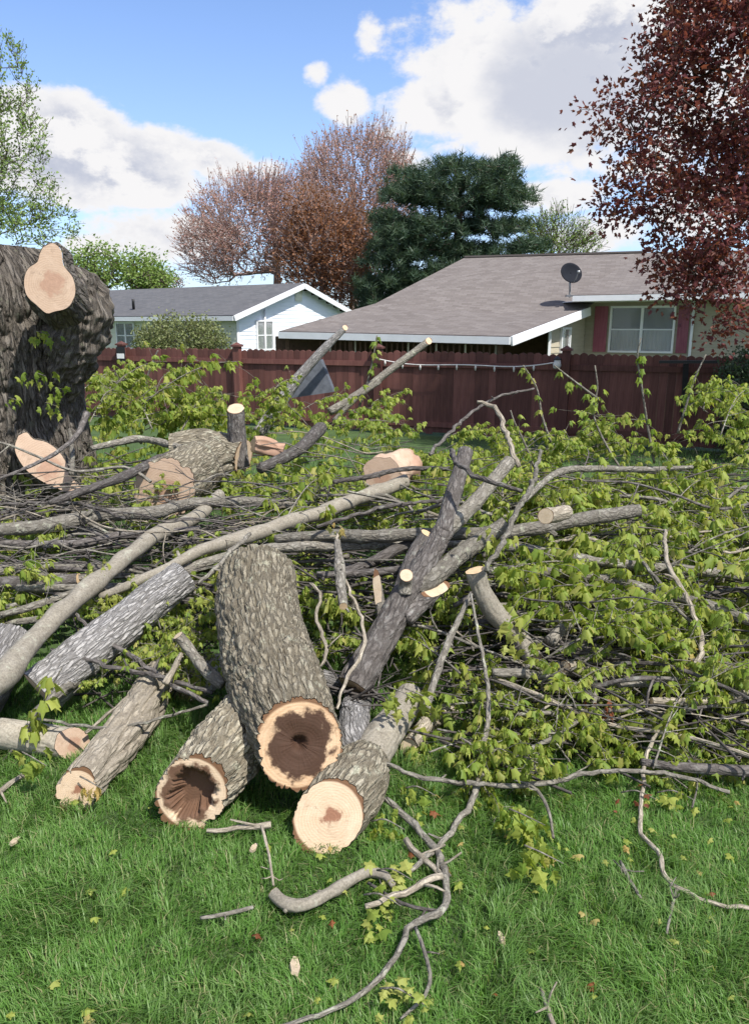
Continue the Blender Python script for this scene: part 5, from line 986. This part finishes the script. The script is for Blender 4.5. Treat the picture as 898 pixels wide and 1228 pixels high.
# leaf sprigs one can pick out near the camera; each leaf its own part
SPR = [('bright yellow green sprig of maple leaves in front of the jagged limb', (500, 838), .40, 16, .085, 'leaf_bright'), ('pale young sprig on the front forked log', (478, 835), .42, 8, .07, 'leaf_bright'),
       ('hanging sprig of leaves over the grass right of the snaking twig', (648, 1030), .14, 24, .08, 'leaf_spring'), ('drooping sprig at the end of the short side twig', (628, 985), .16, 20, .075, 'leaf_spring'),
       ('fresh sprig of leaves lying across the pale pole', (118, 680), .66, 16, .08, 'leaf_bright'), ('leafy sprig between the pole and the thick grey log', (135, 715), .5, 12, .075, 'leaf_bright'),
       ('sprig of leaves on the torn end of the split log', (110, 945), .14, 9, .05, 'leaf_yellow'), ('sprig hanging beside the round faced short log', (40, 915), .2, 14, .07, 'leaf_spring'),
       ('yellowish sprig beside the hooked pale twig', (823, 795), .42, 8, .08, 'leaf_yellow'), ('bright sprig sitting at the fork of the dark limb', (592, 640), .95, 12, .085, 'leaf_bright'),
       ('pale leaf sprig below the jagged limb', (628, 770), .5, 14, .09, 'leaf_bright'), ('bright sprig of leaves left of the forked trunk top', (240, 720), .5, 16, .085, 'leaf_bright'),
       ('sprout of leaves in the bark of the stump, highest of them', (50, 402), None, 9, .10, 'leaf_spring'), ('broad sprout of leaves in the middle of the stump', (48, 452), None, 14, .12, 'leaf_spring'),
       ('small sprout of leaves low on the stump at left', (17, 482), None, 7, .10, 'leaf_spring'), ('small sprout of leaves low on the stump at right', (61, 488), None, 8, .10, 'leaf_spring'), ('tiny sprout of leaves at the right flank of the stump', (74, 470), None, 6, .09, 'leaf_spring'),
       ('rusty withered leaf tuft low in the right of the pile', (724, 845), .3, 7, .06, 'leaf_rust'), ('yellow leaf tuft above the level branches left of the dark limb', (405, 636), .85, 6, .06, 'leaf_yellow'),
       ('rusty withered leaves on the grass at the right', (762, 955), .03, 6, .05, 'leaf_rust'), ('yellow green leaves on the grass at the right', (806, 955), .06, 8, .07, 'leaf_spring'),
       ('crumpled leaves by the snaking twig in the grass', (455, 1080), .05, 10, .07, 'leaf_spring'), ('pale leaves by the trailing side twig at the bottom', (478, 1195), .03, 12, .06, 'leaf_bright'),
       ('leaf sprig at the foot of the front log', (462, 990), .08, 14, .07, 'leaf_spring'), ('pale leaves under the broken stick', (470, 1050), .04, 14, .07, 'leaf_bright'), ('leaf sprig lying right of the front log', (500, 950), .1, 14, .07, 'leaf_spring')]
for si, (lb, (px, py), z, n, ls, mt) in enumerate(SPR):
    r2 = np.random.RandomState(600 + si); c = at(px, py, 7.55) if z is None else atz(px, py, max(z, .075)); root = empty('leaf_sprig', c, lb, 'sprig')
    mb = MB(); P, R = catmull(np.array([c + [-.06, .03, .04 if (z or 1) > .1 else 0], c + [0, 0, .03], c + [.08, -.04, .01]]), [.004, .0035, .002], .02); tube(mb, P, R, 5); mb.obj('stem', 'bark_smooth', root, c)
    meshes = [fast_mesh('leaf', *hero_leaf(r2.uniform(.2, .9), r2.uniform(.3, 1.3)), mt, np.full(56, r2.rand()), True) for _ in range(4)]
    for q in range(n):
        o = bpy.data.objects.new('leaf', meshes[r2.randint(4)]); COL.objects.link(o); o.parent = root; a = r2.rand() * 6.28
        o.location = r2.normal(size=3) * (.045, .045, .028) * (ls / .07); o.location.z = max(o.location.z, .012 - c[2] if z is not None else -9)
        flat = z is not None and z < .08
        o.rotation_euler = (r2.uniform(-.5, .5), r2.uniform(-.2, .4) if flat else r2.uniform(.5, 1.5), a); o.scale = (ls * r2.uniform(.5, 1.15),) * 3
# bare twigs sprinkled over the heap: individuals sharing a few meshes
def bare(seed, L, r):
    q = np.random.RandomState(seed); n = 6; P = np.cumsum(np.vstack([[0, 0, 0], np.array([L / n, 0, 0]) + q.normal(size=(n, 3)) * L * .035]), 0); P, R = catmull(P, np.linspace(r, r * .4, n + 1), .05); m_ = MB(); tube(m_, P, R, 6, .15)
    for k in range(q.randint(2, 5)):
        j = q.randint(2, len(P) - 2); d = nrm(q.normal(size=3) + (1.2, 0, .2)); l = L * q.uniform(.1, .3); m2, r2 = catmull(np.array([P[j], P[j] + d * l * .5 + q.normal(size=3) * .02, P[j] + d * l]), [R[j] * .7, R[j] * .5, R[j] * .25], .05); tube(m_, m2, r2, 5)
    return m_
BT = {mt: [bare(800 + i, L, r).mesh('twig', mt) for i, (L, r) in enumerate([(.9, .006), (1.3, .009), (.7, .005), (1.6, .013), (1.1, .008)])] for mt in ('bark_smooth', 'bark_dark', 'bark_pale')}
for (n, xr, yr, dzr, lb, gp, horiz) in ((70, (-40, 420), (580, 740), (-.12, .03), 'bare thin branch stacked level on the left of the pile', 'bare branches stacked on the left', .25), (60, (400, 940), (560, 760), (-.12, .05), 'bare thin branch tangled in the upper right of the pile', 'bare branches in the upper right', .6),
        (40, (570, 940), (740, 880), (-.10, .03), 'bare thin twig tangled along the lower right of the pile', 'bare twigs along the lower right', .4), (26, (100, 480), (500, 580), (-.1, .08), 'bare thin branch tangled in the pile near the stump', 'bare branches near the stump', .5)):
    for i in range(n):
        px, py = rs.uniform(*xr), rs.uniform(*yr)
        if px < 470 and py > 670: py -= 80
        lb = where(px, py, 'bare twig'); p = surf(px, py, rs.uniform(*dzr)); p[2] = max(p[2], .03); mt = ('bark_smooth', 'bark_dark', 'bark_dark', 'bark_pale')[rs.randint(4)]
        yaw = rs.normal() * horiz + (math.pi if rs.rand() < .5 else 0); s = rs.uniform(.7, 1.2)
        if px > 400 and py > 690: yaw = yaw if math.cos(yaw) > 0 else yaw - math.pi
        p = p - np.array([math.cos(yaw), math.sin(yaw), 0]) * (.5 if py < 690 else .1) * s
        o = bpy.data.objects.new('twig', BT[mt][rs.randint(5)]); COL.objects.link(o); o.location = p; o.rotation_euler = (rs.uniform(-3, 3), rs.normal() * .12, yaw); o.scale = (s,) * 3; tag(o, lb, 'twig', 'bare twigs tangled in the brush pile')
THICK = [bare(900 + i, L, r).mesh('branch', mt) for i, (L, r, mt) in enumerate([(1.8, .020, 'bark_smooth'), (2.2, .026, 'bark_smooth'), (1.6, .018, 'bark_dark'), (2.0, .024, 'bark_dark')])]
for i in range(26):
    px, py = (rs.uniform(-30, 330), rs.uniform(625, 735)) if i < 16 else (rs.uniform(420, 900), rs.uniform(600, 760)); p = surf(px, py, rs.uniform(-.12, -.01)); yaw = rs.normal() * .15 + (math.pi if rs.rand() < .5 else 0); yaw = yaw - math.pi if (px > 400 and py > 680 and math.cos(yaw) < 0) else yaw; p = p - np.array([math.cos(yaw), math.sin(yaw), 0]) * (.9 if py < 680 else .1)
    o = bpy.data.objects.new('branch', THICK[i % 4]); COL.objects.link(o); o.location = p; o.rotation_euler = (rs.uniform(-3, 3), rs.normal() * .05, yaw); o.scale = (rs.uniform(.8, 1.1),) * 3; tag(o, where(px, py, 'bare grey branch lying level'), 'branch', 'grey branches stacked in the pile')
# tangle of fine brush inside the heap, nobody could count it
r2 = np.random.RandomState(9); n = 2600; px = r2.uniform(-60, 960, n); py = r2.uniform(540, 900, n); keep = ~(((px < 480) & (py > 735)) | ((px < 260) & (py > 690))); px, py = px[keep], py[keep]
A = np.array([surf(x, y, z) for x, y, z in zip(px, py, r2.uniform(-.45, -.05, len(px)))]); A[:, 2] = np.maximum(A[:, 2], .02); yaw = r2.normal(size=len(A)) * .7; L = r2.uniform(.3, .9, len(A))
G = np.array([atz(x, y, z) for x, y, z in zip(r2.uniform(95, 265, 260), r2.uniform(725, 835, 260), r2.uniform(.02, .14, 260))] + [surf(x, y, -.1) for x, y in zip(r2.uniform(385, 480, 120), r2.uniform(690, 850, 120))]); G[:, 2] = np.maximum(G[:, 2], .02)
A = np.vstack([A, G]); yaw = np.concatenate([yaw, r2.rand(len(G)) * 6.28]); L = np.concatenate([L, r2.uniform(.1, .3, len(G))])
B = A + np.stack([np.cos(yaw) * L, np.sin(yaw) * L, r2.normal(size=len(A)) * .08], -1); pos = np.vstack([A, B]); par = np.concatenate([np.full(len(A), -1), np.arange(len(A))]); V, Fc = limbs(pos, par, np.tile(r2.uniform(.002, .008, len(A)), 2), len(A), 4)
tag(fast_obj('brush_tangle', V, Fc, 'bark_dark'), 'tangle of fine dark twigs filling the inside of the brush pile', 'brush', kind='stuff')
n = 1500; px = r2.uniform(-60, 960, n); py = r2.uniform(540, 930, n); keep = ~((px < 480) & (py > 740)); C = np.array([surf(x, y, z) for x, y, z in zip(px[keep], py[keep], r2.uniform(-.5, -.12, n)[keep])]); C[:, 2] = np.maximum(C[:, 2], .04)
V, Fc, val = droop_cluster(C, r2, 6, .085); n = 900; px = r2.uniform(100, 680, n); py = np.where(px > 465, r2.uniform(538, 610, n), r2.uniform(488, 600, n)); C2 = np.array([at(x, y, yy) for x, y, yy in zip(px, py, np.interp(py, [488, 600], [10.5, 6.6]) + r2.normal(size=n) * .3)]); V2, F2, v2 = droop_cluster(C2, r2, 6, .085); Fc = np.vstack([Fc, F2 + len(V)]); V = np.vstack([V, V2]); val = np.concatenate([val, v2])
tag(fast_obj('inner_leaves', V, Fc, 'leaf_spring', None, val), 'mass of drooping maple leaves deep inside the brush pile', 'leaves', kind='stuff')

# ------------------------------------------------------------------ grass, fallen leaves and chips
r2 = np.random.RandomState(4); n = 160000; Y = 1.35 + 3.4 * r2.rand(n) ** 1.15; X = (r2.rand(n) - .5) * 2 * (Y * .56 + .45)
cl = .5 * vnoise2(X * 4 + 50, Y * 4, 3) + .5 * vnoise2(X * 1.6 + 50, Y * 1.6, 8); cl2 = vnoise2(X * 11 + 50, Y * 11, 5); h = (.018 + .055 * cl + .03 * cl2) * r2.uniform(.5, 1.4, n); az = r2.normal(size=n) * 1.1 + cl * 14 + cl2 * 5; lean = r2.uniform(.25, 1.2, n)
d = np.stack([np.cos(az), np.sin(az), np.zeros(n)], -1); sd = np.stack([-np.sin(az), np.cos(az), np.zeros(n)], -1); w = r2.uniform(.0012, .0026, n)[:, None]; base = np.stack([X, Y, np.zeros(n)], -1); up = np.array([0, 0, 1.])
m1 = base + d * (h * lean * .25)[:, None] + up * (h * .62)[:, None]; tp = base + d * (h * lean)[:, None] + up * (h * (1.0 - .25 * lean))[:, None]
V = np.stack([base - sd * w, base + sd * w, m1 - sd * w * .8, m1 + sd * w * .8, tp], 1).reshape(-1, 3); k = (np.arange(n) * 5)[:, None, None]
Fc = (np.array([(0, 1, 3), (0, 3, 2), (2, 3, 4)])[None] + k).reshape(-1, 3); val = np.repeat(np.where(r2.rand(n) < .07, .99, np.clip(r2.rand(n) * .55 + cl * .35, 0, .85)), 5)
tag(fast_obj('grass', V, Fc, 'grass_blade', None, val), 'short green lawn grass in the foreground', 'grass', kind='stuff')
n = 26000; Y = 4.5 + 9 * r2.rand(n); X = (r2.rand(n) - .5) * 2 * (Y * .6 + .6); h = r2.uniform(.05, .12, n); az = r2.rand(n) * 6.28; d = np.stack([np.cos(az), np.sin(az), np.zeros(n)], -1); sd = np.stack([-np.sin(az), np.cos(az), np.zeros(n)], -1); base = np.stack([X, Y, np.zeros(n)], -1)
V = np.stack([base - sd * .006, base + sd * .006, base + d * (h * .5)[:, None] + up * h[:, None]], 1).reshape(-1, 3); Fc = np.arange(n * 3).reshape(-1, 3); tag(fast_obj('grass', V, Fc, 'grass_blade', None, np.repeat(r2.rand(n), 3)), 'rougher lawn grass under and behind the brush pile', 'grass', kind='stuff')
lm = {m_: fast_mesh('fallen_leaf', *hero_leaf(.5, .9), m_, np.full(56, .4), True) for m_ in ('leaf_spring', 'leaf_bright', 'leaf_yellow', 'leaf_rust')}
for i in range(90):
    px, py = (r2.uniform(430, 900), r2.uniform(950, 1060)) if i < 45 else ((r2.uniform(0, 420), r2.uniform(960, 1220)) if i < 65 else (r2.uniform(380, 890), r2.uniform(1060, 1220)))
    p = atz(px, py, .055); m_ = ('leaf_spring', 'leaf_bright', 'leaf_yellow', 'leaf_rust')[r2.choice(4, p=[.45, .3, .15, .1])]; o = bpy.data.objects.new('fallen_leaf', lm[m_]); COL.objects.link(o); o.location = p; o.rotation_euler = (r2.uniform(-.4, .4), r2.uniform(-.3, .3), r2.rand() * 6.28); o.scale = (r2.uniform(.025, .055),) * 3
    tag(o, where(px, py, {'leaf_spring': 'torn green leaf', 'leaf_bright': 'pale green leaf', 'leaf_yellow': 'yellow leaf', 'leaf_rust': 'rusty leaf'}[m_] + ' on grass', FMARKS), 'leaf', 'fallen leaves on the grass')
for i, (px, py, s, lb) in enumerate([(353, 1160, .045, 'flat wood chip on the grass at bottom centre'), (304, 1018, .03, 'small wood chip on the grass below the hollow log end'), (18, 1010, .03, 'small wood chip on the grass at the left edge'), (600, 1126, .03, 'pale wood chip on the grass right of the snaking twig')]):
    p = atz(px, py, .04); mb = MB(); q = np.random.RandomState(i); V = np.array([(-1, -.3, 0), (-.2, -.45, 0), (.9, -.2, 0), (1, .15, 0), (.1, .4, 0), (-.8, .25, 0)]) * s; V2 = V * .93 + (0, 0, .012); mb.add(np.vstack([V, V2]) + p, [(5, 4, 3, 2, 1, 0), (6, 7, 8, 9, 10, 11)] + [(j, (j + 1) % 6, (j + 1) % 6 + 6, j + 6) for j in range(6)])
    o = mb.obj('wood_chip', 'chip_wood', None, p, False); o.rotation_euler = (.2, .15, q.rand() * 3); tag(o, lb, 'wood chip')
